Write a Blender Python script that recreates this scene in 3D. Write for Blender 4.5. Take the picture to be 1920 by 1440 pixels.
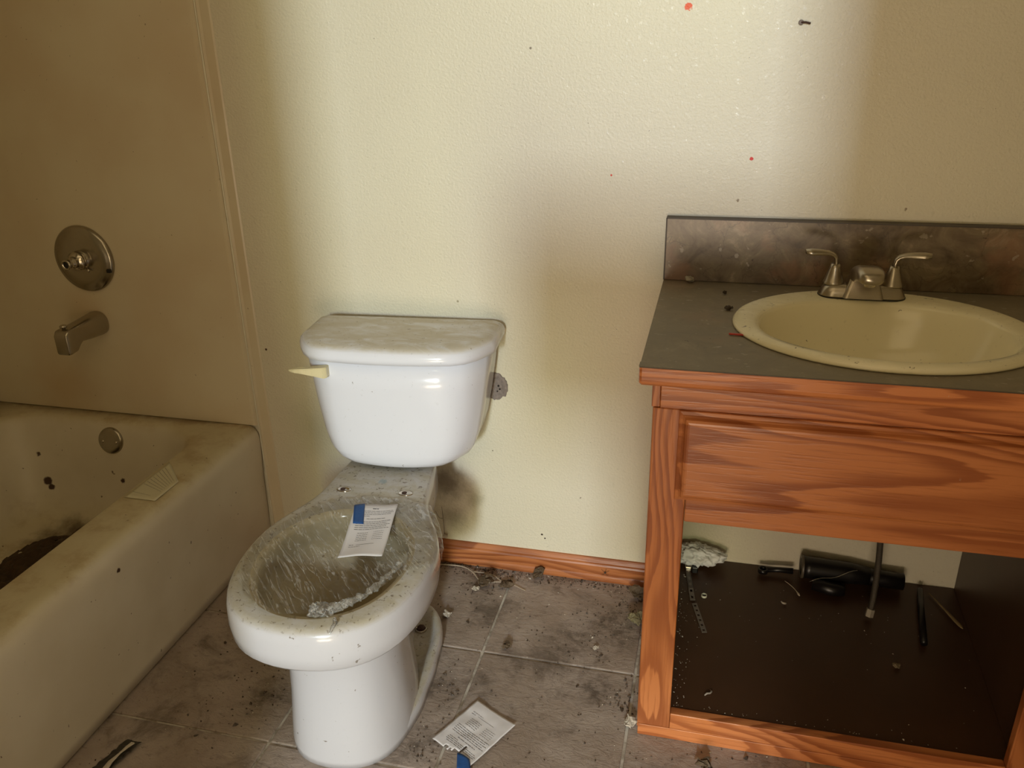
import bpy, bmesh, math, random
from mathutils import Vector, Matrix, noise

random.seed(7)
C = bpy.context.scene.collection
for o in list(bpy.data.objects):
    bpy.data.objects.remove(o)

# ------------------------------------------------------------------ camera
cam_data = bpy.data.cameras.new('camera')
cam = bpy.data.objects.new('camera', cam_data)
C.objects.link(cam)
_r = Vector((0.97133033, 0.23692763, -0.01956257))
_u = Vector((-0.07448194, 0.38143026, 0.9213921))
_f = Vector((-0.22576501, 0.89351903, -0.38814161))
M = Matrix((( _r.x, _u.x, -_f.x, 1.1053), (_r.y, _u.y, -_f.y, -1.7185), (_r.z, _u.z, -_f.z, 1.2546), (0, 0, 0, 1)))
cam.matrix_world = M
cam_data.sensor_width = 36
cam_data.lens = 1562.42 / 1920 * 36
cam_data.clip_start = 0.02
bpy.context.scene.camera = cam

# ------------------------------------------------------------------ world, light, exposure
w = bpy.data.worlds.new('world')
bpy.context.scene.world = w
w.use_nodes = True
w.node_tree.nodes['Background'].inputs[0].default_value = (1.0, 0.76, 0.42, 1)
w.node_tree.nodes['Background'].inputs[1].default_value = 1.75

def area(name, loc, target, sx, sy, power, color, spread=180):
    l = bpy.data.lights.new(name, 'AREA')
    l.shape = 'RECTANGLE'
    l.size = sx; l.size_y = sy
    l.energy = power; l.color = color
    l.spread = math.radians(spread)
    o = bpy.data.objects.new(name, l)
    C.objects.link(o)
    o.location = loc
    o.rotation_euler = (Vector(target) - Vector(loc)).to_track_quat('-Z', 'Y').to_euler()
    return o
# daylight of the far window in the room beyond the doorway: open sky, and foliage beside it
area('sky_window_light', (1.40, -6.0, 2.22), (0.75, 0, 0.7), 0.26, 0.45, 196, (0.76, 0.86, 1.0))
area('foliage_window_light', (1.50, -6.0, 1.85), (0.7, 0, 0.8), 0.30, 0.6, 68, (0.93, 1.0, 0.56))
# added warm fill lamp beyond the doorway, lifting the low wall and cabinet front
area('low_doorway_fill_light', (0.95, -4.0, 0.30), (0.95, 0, 0.15), 1.3, 0.5, 34, (1.0, 0.80, 0.62))
# added weak warm fill lamp under the ceiling, for the dim corners
area('ceiling_fill_light', (0.6, -1.5, 2.33), (0.5, -1.0, 0), 1.8, 1.2, 4.0, (1.0, 0.76, 0.44))

vs = bpy.context.scene.view_settings
vs.view_transform = 'Standard'
vs.look = 'None'
vs.gamma = 1
vs.exposure = 0.0
vs.use_curve_mapping = False

# ------------------------------------------------------------------ material helpers
class NT:
    def __init__(s, name):
        s.m = bpy.data.materials.new(name)
        s.m.use_nodes = True
        s.t = s.m.node_tree
        s.b = s.t.nodes['Principled BSDF']
        s.out = s.t.nodes['Material Output']
    def n(s, typ, **kw):
        x = s.t.nodes.new('ShaderNode' + typ)
        for k, v in kw.items():
            setattr(x, k, v)
        return x
    def link(s, a, b):
        s.t.links.new(a, b)
    def val(s, sock, v):
        if hasattr(v, 'is_linked') or isinstance(v, bpy.types.NodeSocket):
            s.link(v, sock)
        else:
            sock.default_value = v
    def math(s, op, a, b=0.0, c=None, clamp=False):
        x = s.n('Math', operation=op, use_clamp=clamp)
        s.val(x.inputs[0], a); s.val(x.inputs[1], b)
        if c is not None: s.val(x.inputs[2], c)
        return x.outputs[0]
    def pos(s, scale=(1, 1, 1), loc=(0, 0, 0), rot=(0, 0, 0)):
        g = s.n('NewGeometry')
        mp = s.n('Mapping')
        s.link(g.outputs['Position'], mp.inputs[0])
        mp.inputs['Scale'].default_value = scale
        mp.inputs['Location'].default_value = loc
        mp.inputs['Rotation'].default_value = rot
        return mp.outputs[0]
    def noise(s, vec, scale=5, detail=4, rough=0.5, dist=0.0, out='Fac'):
        x = s.n('TexNoise')
        s.link(vec, x.inputs['Vector'])
        x.inputs['Scale'].default_value = scale
        x.inputs['Detail'].default_value = detail
        x.inputs['Roughness'].default_value = rough
        x.inputs['Distortion'].default_value = dist
        return x.outputs[out]
    def ramp(s, fac, stops, interp='LINEAR'):
        x = s.n('ValToRGB')
        x.color_ramp.interpolation = interp
        el = x.color_ramp.elements
        while len(el) < len(stops): el.new(0.5)
        for e, (p, c) in zip(el, stops):
            e.position = p
            e.color = (*c, 1) if len(c) == 3 else c
        s.val(x.inputs[0], fac)
        return x.outputs[0]
    def step(s, fac, a, b):
        x = s.n('MapRange', clamp=True, interpolation_type='SMOOTHSTEP')
        s.val(x.inputs[0], fac)
        x.inputs[1].default_value = a; x.inputs[2].default_value = b
        return x.outputs[0]
    def mix(s, fac, a, b, mode='MIX'):
        x = s.n('Mix', data_type='RGBA', blend_type=mode)
        s.val(x.inputs[0], fac)
        for sk, v in ((x.inputs[6], a), (x.inputs[7], b)):
            if isinstance(v, tuple): sk.default_value = (*v, 1) if len(v) == 3 else v
            else: s.link(v, sk)
        return x.outputs[2]
    def blob(s, p, r, soft=0.6, wob=0.0, wscale=30):
        """mask of a stain or shade patch about point p (world), radius r"""
        g = s.n('NewGeometry')
        v = s.n('VectorMath', operation='DISTANCE')
        s.link(g.outputs['Position'], v.inputs[0])
        v.inputs[1].default_value = p
        d = v.outputs['Value']
        if wob:
            nz = s.noise(g.outputs['Position'], wscale, 4, 0.6)
            d = s.math('ADD', d, s.math('MULTIPLY', s.math('SUBTRACT', nz, 0.5), wob))
        x = s.n('MapRange', clamp=True, interpolation_type='SMOOTHSTEP')
        s.link(d, x.inputs[0])
        x.inputs[1].default_value = r; x.inputs[2].default_value = r * (1 - soft)
        x.inputs[3].default_value = 0.0; x.inputs[4].default_value = 1.0
        return x.outputs[0]
    def bump(s, h, strength=0.3, dist=0.002, prev=None):
        x = s.n('Bump')
        s.link(h, x.inputs['Height'])
        x.inputs['Strength'].default_value = strength
        x.inputs['Distance'].default_value = dist
        if prev is not None: s.link(prev, x.inputs['Normal'])
        return x.outputs[0]
    def up(s, a=0.5, b=0.95):
        g = s.n('NewGeometry')
        x = s.n('SeparateXYZ')
        s.link(g.outputs['Normal'], x.inputs[0])
        return s.step(x.outputs[2], a, b)
    def fin(s, color=None, rough=0.5, metal=0.0, normal=None, spec=0.5, coat=0.0):
        b = s.b
        if color is not None:
            if isinstance(color, tuple): b.inputs['Base Color'].default_value = (*color, 1)
            else: s.link(color, b.inputs['Base Color'])
        s.val(b.inputs['Roughness'], rough)
        b.inputs['Metallic'].default_value = metal
        b.inputs['Specular IOR Level'].default_value = spec
        b.inputs['Coat Weight'].default_value = coat
        if normal is not None: s.link(normal, b.inputs['Normal'])
        return s.m

def max_of(t, *a):
    r = a[0]
    for x in a[1:]: r = t.math('MAXIMUM', r, x)
    return r

def mat_wall(name, marks=False):
    t = NT(name)
    p = t.pos()
    big = t.noise(p, 1.6, 3)
    col = t.mix(t.step(big, 0.3, 0.75), (0.70, 0.66, 0.52), (0.66, 0.61, 0.47))
    speck = t.noise(t.pos(loc=(3, 1, 2)), 190, 2, 0.5)
    m = t.step(speck, 0.735, 0.77)
    fly = t.noise(t.pos(loc=(9, 4, 2)), 34, 1, 0.4)
    m2 = t.step(fly, 0.825, 0.84)
    col = t.mix(t.math('MULTIPLY', max_of(t, m, m2), 0.75), col, (0.10, 0.06, 0.03))
    low = t.noise(t.pos(scale=(30, 30, 10)), 4, 3)
    if marks:
        stains_and_shade = [((0.50, 0, 0.23), 0.07, 0.9, 0.05, (0.10, 0.07, 0.04), 0.75),  # brown patches by the toilet: mould, with the shadow there painted in
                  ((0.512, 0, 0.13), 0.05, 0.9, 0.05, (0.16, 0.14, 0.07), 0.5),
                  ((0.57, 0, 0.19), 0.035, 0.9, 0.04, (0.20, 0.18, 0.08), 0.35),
                  ((1.022, 0, 1.293), 0.0075, 0.3, 0.016, (0.75, 0.10, 0.02), 1.0),
                  ((1.159, 0, 1.021), 0.0042, 0.3, 0.003, (0.62, 0.02, 0.01), 1.0),
                  ((0.888, 0, 0.985), 0.0026, 0.3, 0.002, (0.62, 0.04, 0.01), 1.0),
                  ((0.027, 0, 0.803), 0.0045, 0.3, 0.002, (0.02, 0.01, 0.005), 1.0),
                  ((0.050, 0, 0.55), 0.0035, 0.3, 0.002, (0.08, 0.04, 0.02), 1.0),
                  ((1.70, 0, 0.96), 0.0044, 0.4, 0.012, (0.16, 0.10, 0.04), 0.8),
                  ((1.45, 0, 0.93), 0.0033, 0.4, 0.012, (0.16, 0.10, 0.04), 0.8),
                  ((1.14, 0, 0.94), 0.0033, 0.4, 0.014, (0.16, 0.10, 0.04), 0.8),
                  ((0.55, 0, 0.70), 0.0033, 0.5, 0.012, (0.25, 0.20, 0.10), 0.7),
                  ((0.7395, 0, 0.1095), 0.0030, 0.3, 0.006, (0.03, 0.02, 0.01), 1.0),
                  ((0.747, 0, 0.099), 0.0024, 0.3, 0.005, (0.03, 0.02, 0.01), 1.0),
                  ((0.62, 0, 0.33), 0.0022, 0.5, 0.006, (0.08, 0.05, 0.02), 0.9)]
        for (pp, r, so, wb, c, k) in stains_and_shade:
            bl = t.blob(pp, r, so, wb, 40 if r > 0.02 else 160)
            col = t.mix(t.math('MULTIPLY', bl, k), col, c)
    # orange peel with worn flat speckles
    n1 = t.noise(p, 260, 3, 0.6)
    n2 = t.noise(p, 170, 2, 0.5)
    bmp = t.bump(t.math('ADD', n1, t.math('MULTIPLY', n2, 1.3)), 0.42, 0.0022)
    fl = t.step(t.noise(t.pos(loc=(5, 5, 5)), 85, 4, 0.65), 0.56, 0.66)
    rg = t.math('SUBTRACT', 0.46, t.math('MULTIPLY', fl, 0.24))
    return t.fin(col, rg, normal=bmp, spec=0.5)

def mat_surround():
    t = NT('surround_acrylic')
    p = t.pos()
    col = t.mix(t.step(t.noise(p, 3, 4), 0.35, 0.7), (0.66, 0.585, 0.42), (0.60, 0.50, 0.34))
    rust = max_of(t, t.blob((-0.44, 0, 0.635), 0.10, 1.0, 0.08, 14), t.blob((-0.55, 0, 0.40), 0.16, 1.0, 0.12, 10))
    col = t.mix(t.math('MULTIPLY', rust, 0.35), col, (0.48, 0.30, 0.12))
    speck = t.step(t.noise(t.pos(loc=(3, 7, 2)), 120, 2, 0.5), 0.74, 0.78)
    col = t.mix(t.math('MULTIPLY', speck, 0.6), col, (0.15, 0.08, 0.03))
    return t.fin(col, 0.32, normal=t.bump(t.noise(p, 9, 2), 0.10, 0.01))

def mat_tub():
    t = NT('tub_enamel')
    p = t.pos()
    col = t.mix(t.step(t.noise(p, 5, 4), 0.3, 0.7), (0.72, 0.66, 0.54), (0.64, 0.575, 0.45))
    up = t.up(0.25, 0.9)
    grime = t.step(t.noise(t.pos(loc=(1, 2, 3)), 14, 6, 0.65), 0.42, 0.72)
    col = t.mix(t.math('MULTIPLY', up, 0.50), col, (0.47, 0.40, 0.20))
    # rust coloured line of dirt where the tub meets the wall panel
    g = t.n('NewGeometry'); s = t.n('SeparateXYZ'); t.link(g.outputs['Position'], s.inputs[0])
    edge = t.math('MULTIPLY', t.step(s.outputs[1], -0.055, -0.004), t.step(s.outputs[2], 0.325, 0.338))
    gr2 = t.step(t.noise(t.pos(loc=(4, 2, 3)), 26, 6, 0.7), 0.36, 0.68)
    col = t.mix(t.math('MULTIPLY', t.math('MULTIPLY', edge, gr2), 0.75), col, (0.28, 0.15, 0.06))
    col = t.mix(t.math('MULTIPLY', t.math('MULTIPLY', up, grime), 0.60), col, (0.33, 0.22, 0.09))
    # dirt dried in the bottom
    mound = max_of(t, t.blob((-0.48, -0.23, 0.05), 0.12, 0.7, 0.14, 15), t.blob((-0.45, -0.50, 0.06), 0.22, 0.6, 0.14, 12))
    col = t.mix(t.math('MULTIPLY', mound, 0.9), col, (0.055, 0.028, 0.010))
    speck = t.step(t.noise(t.pos(loc=(3, 7, 2)), 95, 2, 0.5), 0.74, 0.775)
    s2 = t.step(t.noise(t.pos(loc=(8, 7, 2)), 38, 2, 0.6), 0.765, 0.79)
    col = t.mix(t.math('MULTIPLY', max_of(t, speck, s2), 0.8), col, (0.09, 0.05, 0.02))
    for pp, r in (((0.0, -0.565, 0.285), 0.006), ((-0.27, -0.06, 0.22), 0.007), ((-0.36, -0.05, 0.31), 0.008),
                  ((0.0, -0.14, 0.22), 0.005), ((0.0, -0.335, 0.20), 0.007), ((0.0, -0.645, 0.09), 0.008), ((-0.03, -0.77, 0.33), 0.006), ((-0.600, -0.105, 0.165), 0.014), ((-0.590, -0.110, 0.150), 0.011), ((-0.625, -0.085, 0.235), 0.009), ((-0.37, -0.09, 0.185), 0.009)):
        col = t.mix(t.blob(pp, r, 0.4, 0.008, 120), col, (0.05, 0.02, 0.01))
    return t.fin(col, 0.36)

def mat_porcelain(name, base=(0.74, 0.755, 0.82), dust=(0.36, 0.31, 0.20), k=0.6, rough=0.13):
    t = NT(name)
    p = t.pos()
    up = t.up(0.55, 0.98)
    sw = t.noise(t.pos(scale=(1, 2.2, 1), rot=(0, 0, 0.5)), 13, 6, 0.68, 0.8)
    d = t.math('MULTIPLY', up, t.math('MULTIPLY', t.step(sw, 0.18, 0.62), k))
    col = t.mix(d, base, dust)
    sp = t.step(t.noise(t.pos(loc=(2, 5, 2)), 120, 3, 0.6), 0.655, 0.72)
    sp2 = t.step(t.noise(t.pos(loc=(7, 1, 2)), 70, 3, 0.6), 0.725, 0.75)
    col = t.mix(t.math('MULTIPLY', max_of(t, t.math('MULTIPLY', sp, t.math('ADD', up, 0.15)), sp2), 0.7), col, (0.12, 0.085, 0.045))
    rg = t.math('ADD', rough, t.math('MULTIPLY', d, 0.7))
    return t.fin(col, rg, coat=0.0, spec=0.5)

def mat_bowl(name='bowl_vitreous_china', inside=False):
    t = NT(name)
    up = t.up(0.35, 0.95)
    sw = t.noise(t.pos(scale=(1, 1.5, 1)), 16, 6, 0.7, 0.6)
    d = t.math('MULTIPLY', up, t.math('ADD', 0.35, t.math('MULTIPLY', t.step(sw, 0.3, 0.65), 0.45)))
    col = t.mix(d, (0.60, 0.60, 0.64), (0.42, 0.37, 0.24))
    if inside:
        col = t.mix(t.step(t.noise(t.pos(), 9, 4, 0.6), 0.2, 0.8), (0.46, 0.39, 0.25), (0.58, 0.51, 0.36))
    sp = t.step(t.noise(t.pos(loc=(2, 5, 2)), 115, 4, 0.68), 0.585, 0.66)
    sp2 = t.step(t.noise(t.pos(loc=(7, 1, 2)), 60, 3, 0.6), 0.69, 0.73)
    col = t.mix(t.math('MULTIPLY', max_of(t, t.math('MULTIPLY', sp, t.math('ADD', up, 0.03)), sp2), 0.75), col, (0.13, 0.09, 0.045))
    ink = t.blob((0.4575, -0.287, 0.386), 0.012, 0.5, 0.018, 150)
    col = t.mix(t.math('MULTIPLY', ink, 0.5), col, (0.18, 0.30, 0.36))
    return t.fin(col, t.math('ADD', 0.14, t.math('MULTIPLY', d, 0.6)))

def mat_oak(name, axis='x', dark=1.0, seed=0.0, bands=13.0):
    """stained oak, grain along the given world axis"""
    t = NT(name)
    if axis == 'x': sc = (1.1, 5, 7.5); fs = (9, 210, 210)
    else: sc = (7.5, 5, 1.1); fs = (210, 210, 9)
    p = t.pos(scale=sc, loc=(seed, seed * 1.7, seed * 0.6))
    n = t.noise(p, 1.0, 2, 0.4, 0.25)
    jag = t.noise(t.pos(scale=tuple(f * 0.35 for f in fs)), 1.0, 3, 0.6)
    n = t.math('ADD', n, t.math('MULTIPLY', t.math('SUBTRACT', jag, 0.5), 0.035))
    rings = t.math('FRACT', t.math('MULTIPLY', n, bands))
    g1 = t.math('MULTIPLY', t.step(rings, 0.25, 0.80), t.step(rings, 1.0, 0.90))
    fib = t.noise(t.pos(scale=fs, loc=(seed, 0, 0)), 1.0, 3, 0.6)
    g2 = t.step(fib, 0.50, 0.66)
    a = tuple(c * dark for c in (0.61, 0.222, 0.076)); b = tuple(c * dark for c in (0.27, 0.068, 0.018))
    c2 = tuple(c * dark for c in (0.33, 0.095, 0.026))
    col = t.mix(t.math('MULTIPLY', g1, 0.80), a, b)
    col = t.mix(t.math('MULTIPLY', g2, t.math('ADD', 0.40, t.math('MULTIPLY', g1, 0.45))), col, c2)
    tone = t.step(t.noise(t.pos(loc=(seed, 3, 1)), 3, 2), 0.3, 0.7)
    col = t.mix(t.math('MULTIPLY', tone, 0.35), col, tuple(c * dark for c in (0.47, 0.145, 0.038)))
    sp = t.step(t.noise(t.pos(loc=(seed + 2, 3, 1)), 130, 2), 0.77, 0.80)
    col = t.mix(t.math('MULTIPLY', sp, 0.4), col, (0.45, 0.38, 0.28))
    bm = t.bump(t.math('SUBTRACT', 1.0, t.math('ADD', g2, t.math('MULTIPLY', g1, 0.5))), 0.25, 0.0008)
    return t.fin(col, 0.34, normal=bm)

def mat_laminate():
    t = NT('stone_laminate')
    p = t.pos()
    n = t.noise(p, 15, 8, 0.68, 1.1)
    col = t.ramp(n, [(0.25, (0.06, 0.04, 0.022)), (0.45, (0.145, 0.105, 0.062)), (0.56, (0.185, 0.14, 0.082)), (0.70, (0.33, 0.26, 0.17))])
    r = t.step(t.noise(t.pos(loc=(5, 1, 2)), 7, 6, 0.6), 0.52, 0.66)
    col = t.mix(t.math('MULTIPLY', r, 0.45), col, (0.30, 0.15, 0.085))
    v = t.n('TexVoronoi', feature='DISTANCE_TO_EDGE')
    mp = t.pos(loc=(1, 1, 1)); nz = t.noise(mp, 12, 4, 0.6, 0.3, out='Color')
    ad = t.n('VectorMath', operation='ADD'); t.link(mp, ad.inputs[0])
    scl = t.n('VectorMath', operation='SCALE'); t.link(nz, scl.inputs[0]); scl.inputs['Scale'].default_value = 0.12
    t.link(scl.outputs[0], ad.inputs[1]); t.link(ad.outputs[0], v.inputs['Vector']); v.inputs['Scale'].default_value = 9
    crack = t.step(v.outputs['Distance'], 0.012, 0.0)
    col = t.mix(t.math('MULTIPLY', crack, 0.5), col, (0.055, 0.04, 0.028))
    up = t.up(0.6, 0.95)
    dust = t.noise(t.pos(loc=(2, 2, 2)), 6, 5, 0.6)
    col = t.mix(t.math('MULTIPLY', up, t.math('ADD', 0.42, t.math('MULTIPLY', dust, 0.5))), col, (0.235, 0.205, 0.145))
    chip = t.step(t.noise(t.pos(loc=(6, 2, 9), scale=(1, 1.6, 1)), 46, 3, 0.6), 0.65, 0.70)
    col = t.mix(t.math('MULTIPLY', chip, 0.55), col, (0.42, 0.37, 0.29))
    sp = t.step(t.noise(t.pos(loc=(2, 2, 9)), 110, 2, 0.6), 0.75, 0.78)
    col = t.mix(t.math('MULTIPLY', sp, 0.8), col, (0.05, 0.03, 0.02))
    return t.fin(col, t.math('ADD', 0.30, t.math('MULTIPLY', up, 0.25)), normal=t.bump(n, 0.12, 0.001))

def mat_tile():
    t = NT('slate_look_tile')
    p = t.pos()
    # layered slate relief running mostly along x
    lay = t.noise(t.pos(scale=(1.0, 1.8, 1)), 34, 9, 0.72, 0.7)
    med = t.noise(p, 7, 5, 0.6)
    oi = t.n('ObjectInfo')
    col = t.mix(t.step(med, 0.3, 0.7), (0.46, 0.38, 0.33), (0.34, 0.265, 0.215))
    col = t.mix(t.math('MULTIPLY', t.step(lay, 0.45, 0.75), 0.35), col, (0.36, 0.30, 0.25))
    col = t.mix(t.math('MULTIPLY', oi.outputs['Random'], 0.15), col, (0.20, 0.155, 0.10))
    # mud and mould
    big = t.noise(t.pos(loc=(0.35, 0.2, 0)), 5.5, 7, 0.72, 0.5)
    m = t.math('MULTIPLY', t.step(big, 0.50, 0.68), 0.85)
    fine = t.step(t.noise(t.pos(loc=(2, 1, 0), scale=(0.8, 1.6, 1)), 62, 5, 0.75), 0.565, 0.66)
    patch = max_of(t, t.blob((0.60, -0.44, 0), 0.085, 1.0, 0.13, 22), t.blob((0.95, -0.17, 0), 0.13, 0.9, 0.16, 18),
                   t.blob((0.85, -0.25, 0), 0.11, 1.0, 0.12, 18), t.blob((0.93, -0.38, 0), 0.07, 0.9, 0.09, 22),
                   t.blob((0.62, -0.60, 0), 0.06, 0.9, 0.10, 22), t.blob((0.28, -0.55, 0), 0.07, 0.9, 0.12, 22),
                   t.blob((1.12, -0.60, 0), 0.06, 0.9, 0.10, 22), t.blob((0.60, -0.03, 0), 0.08, 0.8, 0.10, 24))
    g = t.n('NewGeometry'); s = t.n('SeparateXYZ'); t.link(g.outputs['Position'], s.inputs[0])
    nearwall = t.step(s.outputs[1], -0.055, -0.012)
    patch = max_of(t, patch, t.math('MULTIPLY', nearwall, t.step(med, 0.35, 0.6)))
    nz = t.step(t.noise(t.pos(loc=(4, 4, 0)), 38, 6, 0.75), 0.38, 0.62)
    dirt = max_of(t, m, t.math('MULTIPLY', patch, t.math('ADD', 0.25, t.math('MULTIPLY', nz, 0.75))), t.math('MULTIPLY', fine, 0.6))
    col = t.mix(t.math('MULTIPLY', dirt, 0.78), col, (0.060, 0.040, 0.024))
    pale = t.step(t.noise(t.pos(loc=(8, 3, 0)), 10, 6, 0.7), 0.60, 0.75)
    col = t.mix(t.math('MULTIPLY', pale, 0.3), col, (0.42, 0.36, 0.31))
    bm = t.bump(lay, 0.9, 0.005)
    bm = t.bump(t.noise(p, 140, 3, 0.6), 0.25, 0.001, bm)
    return t.fin(col, t.math('ADD', 0.38, t.math('MULTIPLY', dirt, 0.25)), normal=bm)

def mat_grout():
    t = NT('grout')
    n = t.noise(t.pos(), 18, 6, 0.7)
    col = t.mix(t.step(n, 0.40, 0.66), (0.60, 0.55, 0.48), (0.22, 0.17, 0.12))
    return t.fin(col, 0.75, normal=t.bump(t.noise(t.pos(), 200, 3), 0.3, 0.001))

def simple(name, color, rough=0.5, metal=0.0, var=0.15, scale=20, bump=0.0, spec=0.5):
    t = NT(name)
    n = t.noise(t.pos(), scale, 4, 0.6)
    col = t.mix(n, tuple(c * (1 - var) for c in color), tuple(min(1, c * (1 + var)) for c in color))
    nm = t.bump(t.noise(t.pos(), scale * 4, 3), bump, 0.002) if bump else None
    return t.fin(col, rough, metal, nm, spec)

def mat_film(name='clear_plastic_film', haze=0.022, ridge=0.24, gloss=0.6, k=1.0):
    t = NT(name)
    v1 = t.pos(rot=(0, 0, math.radians(46)))
    mp = t.n('Mapping'); t.link(v1, mp.inputs[0]); mp.inputs['Scale'].default_value = (1.0, 7.0, 3.0)
    n1 = t.noise(mp.outputs[0], 9 * k, 4, 0.55, 0.9)
    rid = t.math('ABSOLUTE', t.math('SUBTRACT', n1, 0.5))
    h = t.math('SUBTRACT', 1.0, t.math('MULTIPLY', rid, 7.0), clamp=True)
    bm = t.bump(t.math('ADD', h, t.math('MULTIPLY', t.noise(t.pos(), 30, 2), 2.0)), 0.55, 0.004)
    gl = t.n('BsdfGlossy'); gl.inputs['Roughness'].default_value = 0.10
    t.link(bm, gl.inputs['Normal'])
    tr = t.n('BsdfTransparent'); tr.inputs['Color'].default_value = (0.975, 0.975, 0.97, 1)
    dd = t.n('BsdfDiffuse'); dd.inputs['Color'].default_value = (0.85, 0.84, 0.80, 1)
    m1 = t.n('MixShader'); t.link(t.math('ADD', haze, t.math('MULTIPLY', t.step(h, 0.86, 1.0), ridge)), m1.inputs[0])
    t.link(tr.outputs[0], m1.inputs[1]); t.link(dd.outputs[0], m1.inputs[2])
    fr = t.n('Fresnel'); fr.inputs['IOR'].default_value = 1.35
    m2 = t.n('MixShader'); t.link(t.math('ADD', t.math('MULTIPLY', fr.outputs[0], gloss), t.math('MULTIPLY', t.step(h, 0.6, 1.0), 0.12), clamp=True), m2.inputs[0])
    t.link(m1.outputs[0], m2.inputs[1]); t.link(gl.outputs[0], m2.inputs[2])
    t.link(m2.outputs[0], t.out.inputs['Surface'])
    return t.m

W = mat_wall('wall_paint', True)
W2 = mat_wall('wall_paint_plain')
SUR = mat_surround()
TUB = mat_tub()
CHINA = mat_porcelain('tank_vitreous_china')
LIDM = mat_porcelain('lid_vitreous_china', dust=(0.56, 0.50, 0.37), k=0.85)
BOWL = mat_bowl()
BASIN = mat_bowl('stained_basin_china', True)
SINKM = mat_porcelain('sink_china', (0.88, 0.81, 0.58), (0.60, 0.54, 0.34), 0.45, 0.16)
OAKX = mat_oak('oak_grain_across', 'x', 1.0, 0.3, 24)
OAKX2 = mat_oak('oak_grain_drawer', 'x', 0.88, 4.1, 15)
OAKX3 = mat_oak('oak_grain_edge', 'x', 1.0, 7.7, 22)
OAKZ = mat_oak('oak_grain_upright', 'z', 0.92, 2.2, 20)
OAKB = mat_oak('oak_baseboard', 'x', 0.75, 9.3, 16)
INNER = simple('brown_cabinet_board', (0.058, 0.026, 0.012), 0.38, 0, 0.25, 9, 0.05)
LAM = mat_laminate()
TILE = mat_tile()
GROUT = mat_grout()
NICKEL = simple('brushed_nickel', (0.42, 0.37, 0.29), 0.30, 1.0, 0.1, 60)
CHROME = simple('dull_chrome', (0.40, 0.36, 0.29), 0.24, 1.0, 0.12, 40)
CHROME2 = simple('worn_chrome', (0.55, 0.50, 0.42), 0.12, 1.0, 0.12, 60)
DARKM = simple('dark_gap', (0.012, 0.009, 0.007), 0.7)
CREAM = simple('cream_plastic', (0.70, 0.62, 0.38), 0.35, 0, 0.05)
PAPER = simple('white_paper', (0.74, 0.72, 0.74), 0.75, 0, 0.05, 14)
OLDPAPER = simple('yellowed_clear_label', (0.62, 0.58, 0.42), 0.5, 0, 0.05, 14)
INK = simple('printed_ink', (0.13, 0.125, 0.13), 0.8)
INKL = simple('faint_ink', (0.34, 0.31, 0.24), 0.8)
TAPE = simple('blue_masking_tape', (0.012, 0.075, 0.26), 0.6, 0, 0.25, 60, 0.2)
BLACKP = simple('black_plastic', (0.008, 0.007, 0.007), 0.35)
CAULK = simple('caulk_bead', (0.70, 0.66, 0.52), 0.3)
CRUMP = simple('crumpled_white_film', (0.85, 0.86, 0.90), 0.40, 0, 0.12, 70)
TORN = simple('torn_drywall', (0.24, 0.20, 0.18), 0.85, 0, 0.5, 120, 0.6)
BRAID = simple('braided_grey_hose', (0.075, 0.062, 0.045), 0.45, 0.3, 0.5, 300, 0.5)
TWIG = simple('dry_stem', (0.42, 0.34, 0.25), 0.7, 0, 0.3, 90)
LEAF = simple('dead_leaf', (0.10, 0.065, 0.035), 0.7, 0, 0.5, 90, 0.5)
LEAFP = simple('pale_flake', (0.50, 0.44, 0.36), 0.6, 0, 0.3, 90, 0.4)
GRIT = simple('dark_litter', (0.055, 0.036, 0.022), 0.6, 0, 0.5, 120)
SOIL = simple('dried_dirt', (0.055, 0.030, 0.012), 0.9, 0, 0.7, 60, 0.8)
RED = simple('red_plastic', (0.50, 0.035, 0.015), 0.5)
WOODS = simple('dull_bamboo', (0.24, 0.17, 0.075), 0.6, 0, 0.3, 60)
RUST = simple('rusty_brown_hole', (0.055, 0.025, 0.015), 0.8, 0, 0.4, 120)
FILM = mat_film()
FILM2 = mat_film('crumpled_plastic_film', 0.16, 0.35, 2.4, 4.0)

# ------------------------------------------------------------------ mesh helpers
def obj(name, bm, mat, parent=None, smooth=False, label=None):
    me = bpy.data.meshes.new(name)
    bmesh.ops.recalc_face_normals(bm, faces=bm.faces)
    bm.to_mesh(me); bm.free()
    me.materials.append(mat)
    if smooth:
        for p in me.polygons: p.use_smooth = True
    o = bpy.data.objects.new(name, me)
    C.objects.link(o)
    if parent is not None: o.parent = parent
    if label: o['label'] = label
    return o
def thing(name, label, cat, loc=(0, 0, 0), rotz=0.0, group=None):
    o = bpy.data.objects.new(name, None)
    o.empty_display_size = 0.05
    C.objects.link(o)
    o.location = loc; o.rotation_euler = (0, 0, rotz)
    o['label'] = label; o['category'] = cat
    if group: o['group'] = group
    return o
def tag(o, label, cat, group=None, kind=None):
    o['label'] = label; o['category'] = cat
    if group: o['group'] = group
    if kind: o['kind'] = kind
    return o
def struct(o):
    o['kind'] = 'structure'
    return o
def box(bm, a, b, bev=0.0, seg=2):
    c = [(a[i] + b[i]) / 2 for i in range(3)]
    s = [abs(b[i] - a[i]) for i in range(3)]
    r = bmesh.ops.create_cube(bm, size=1.0, matrix=Matrix.Translation(c) @ Matrix.Diagonal((*s, 1)))
    if bev > 0:
        es = list({e for v in r['verts'] for e in v.link_edges})
        bmesh.ops.bevel(bm, geom=es, offset=bev, segments=seg, profile=0.5, affect='EDGES')
    return bm
def boxo(name, a, b, mat, parent=None, bev=0.0, seg=2, label=None):
    bm = bmesh.new(); box(bm, a, b, bev, seg)
    return obj(name, bm, mat, parent, False, label)
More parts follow.
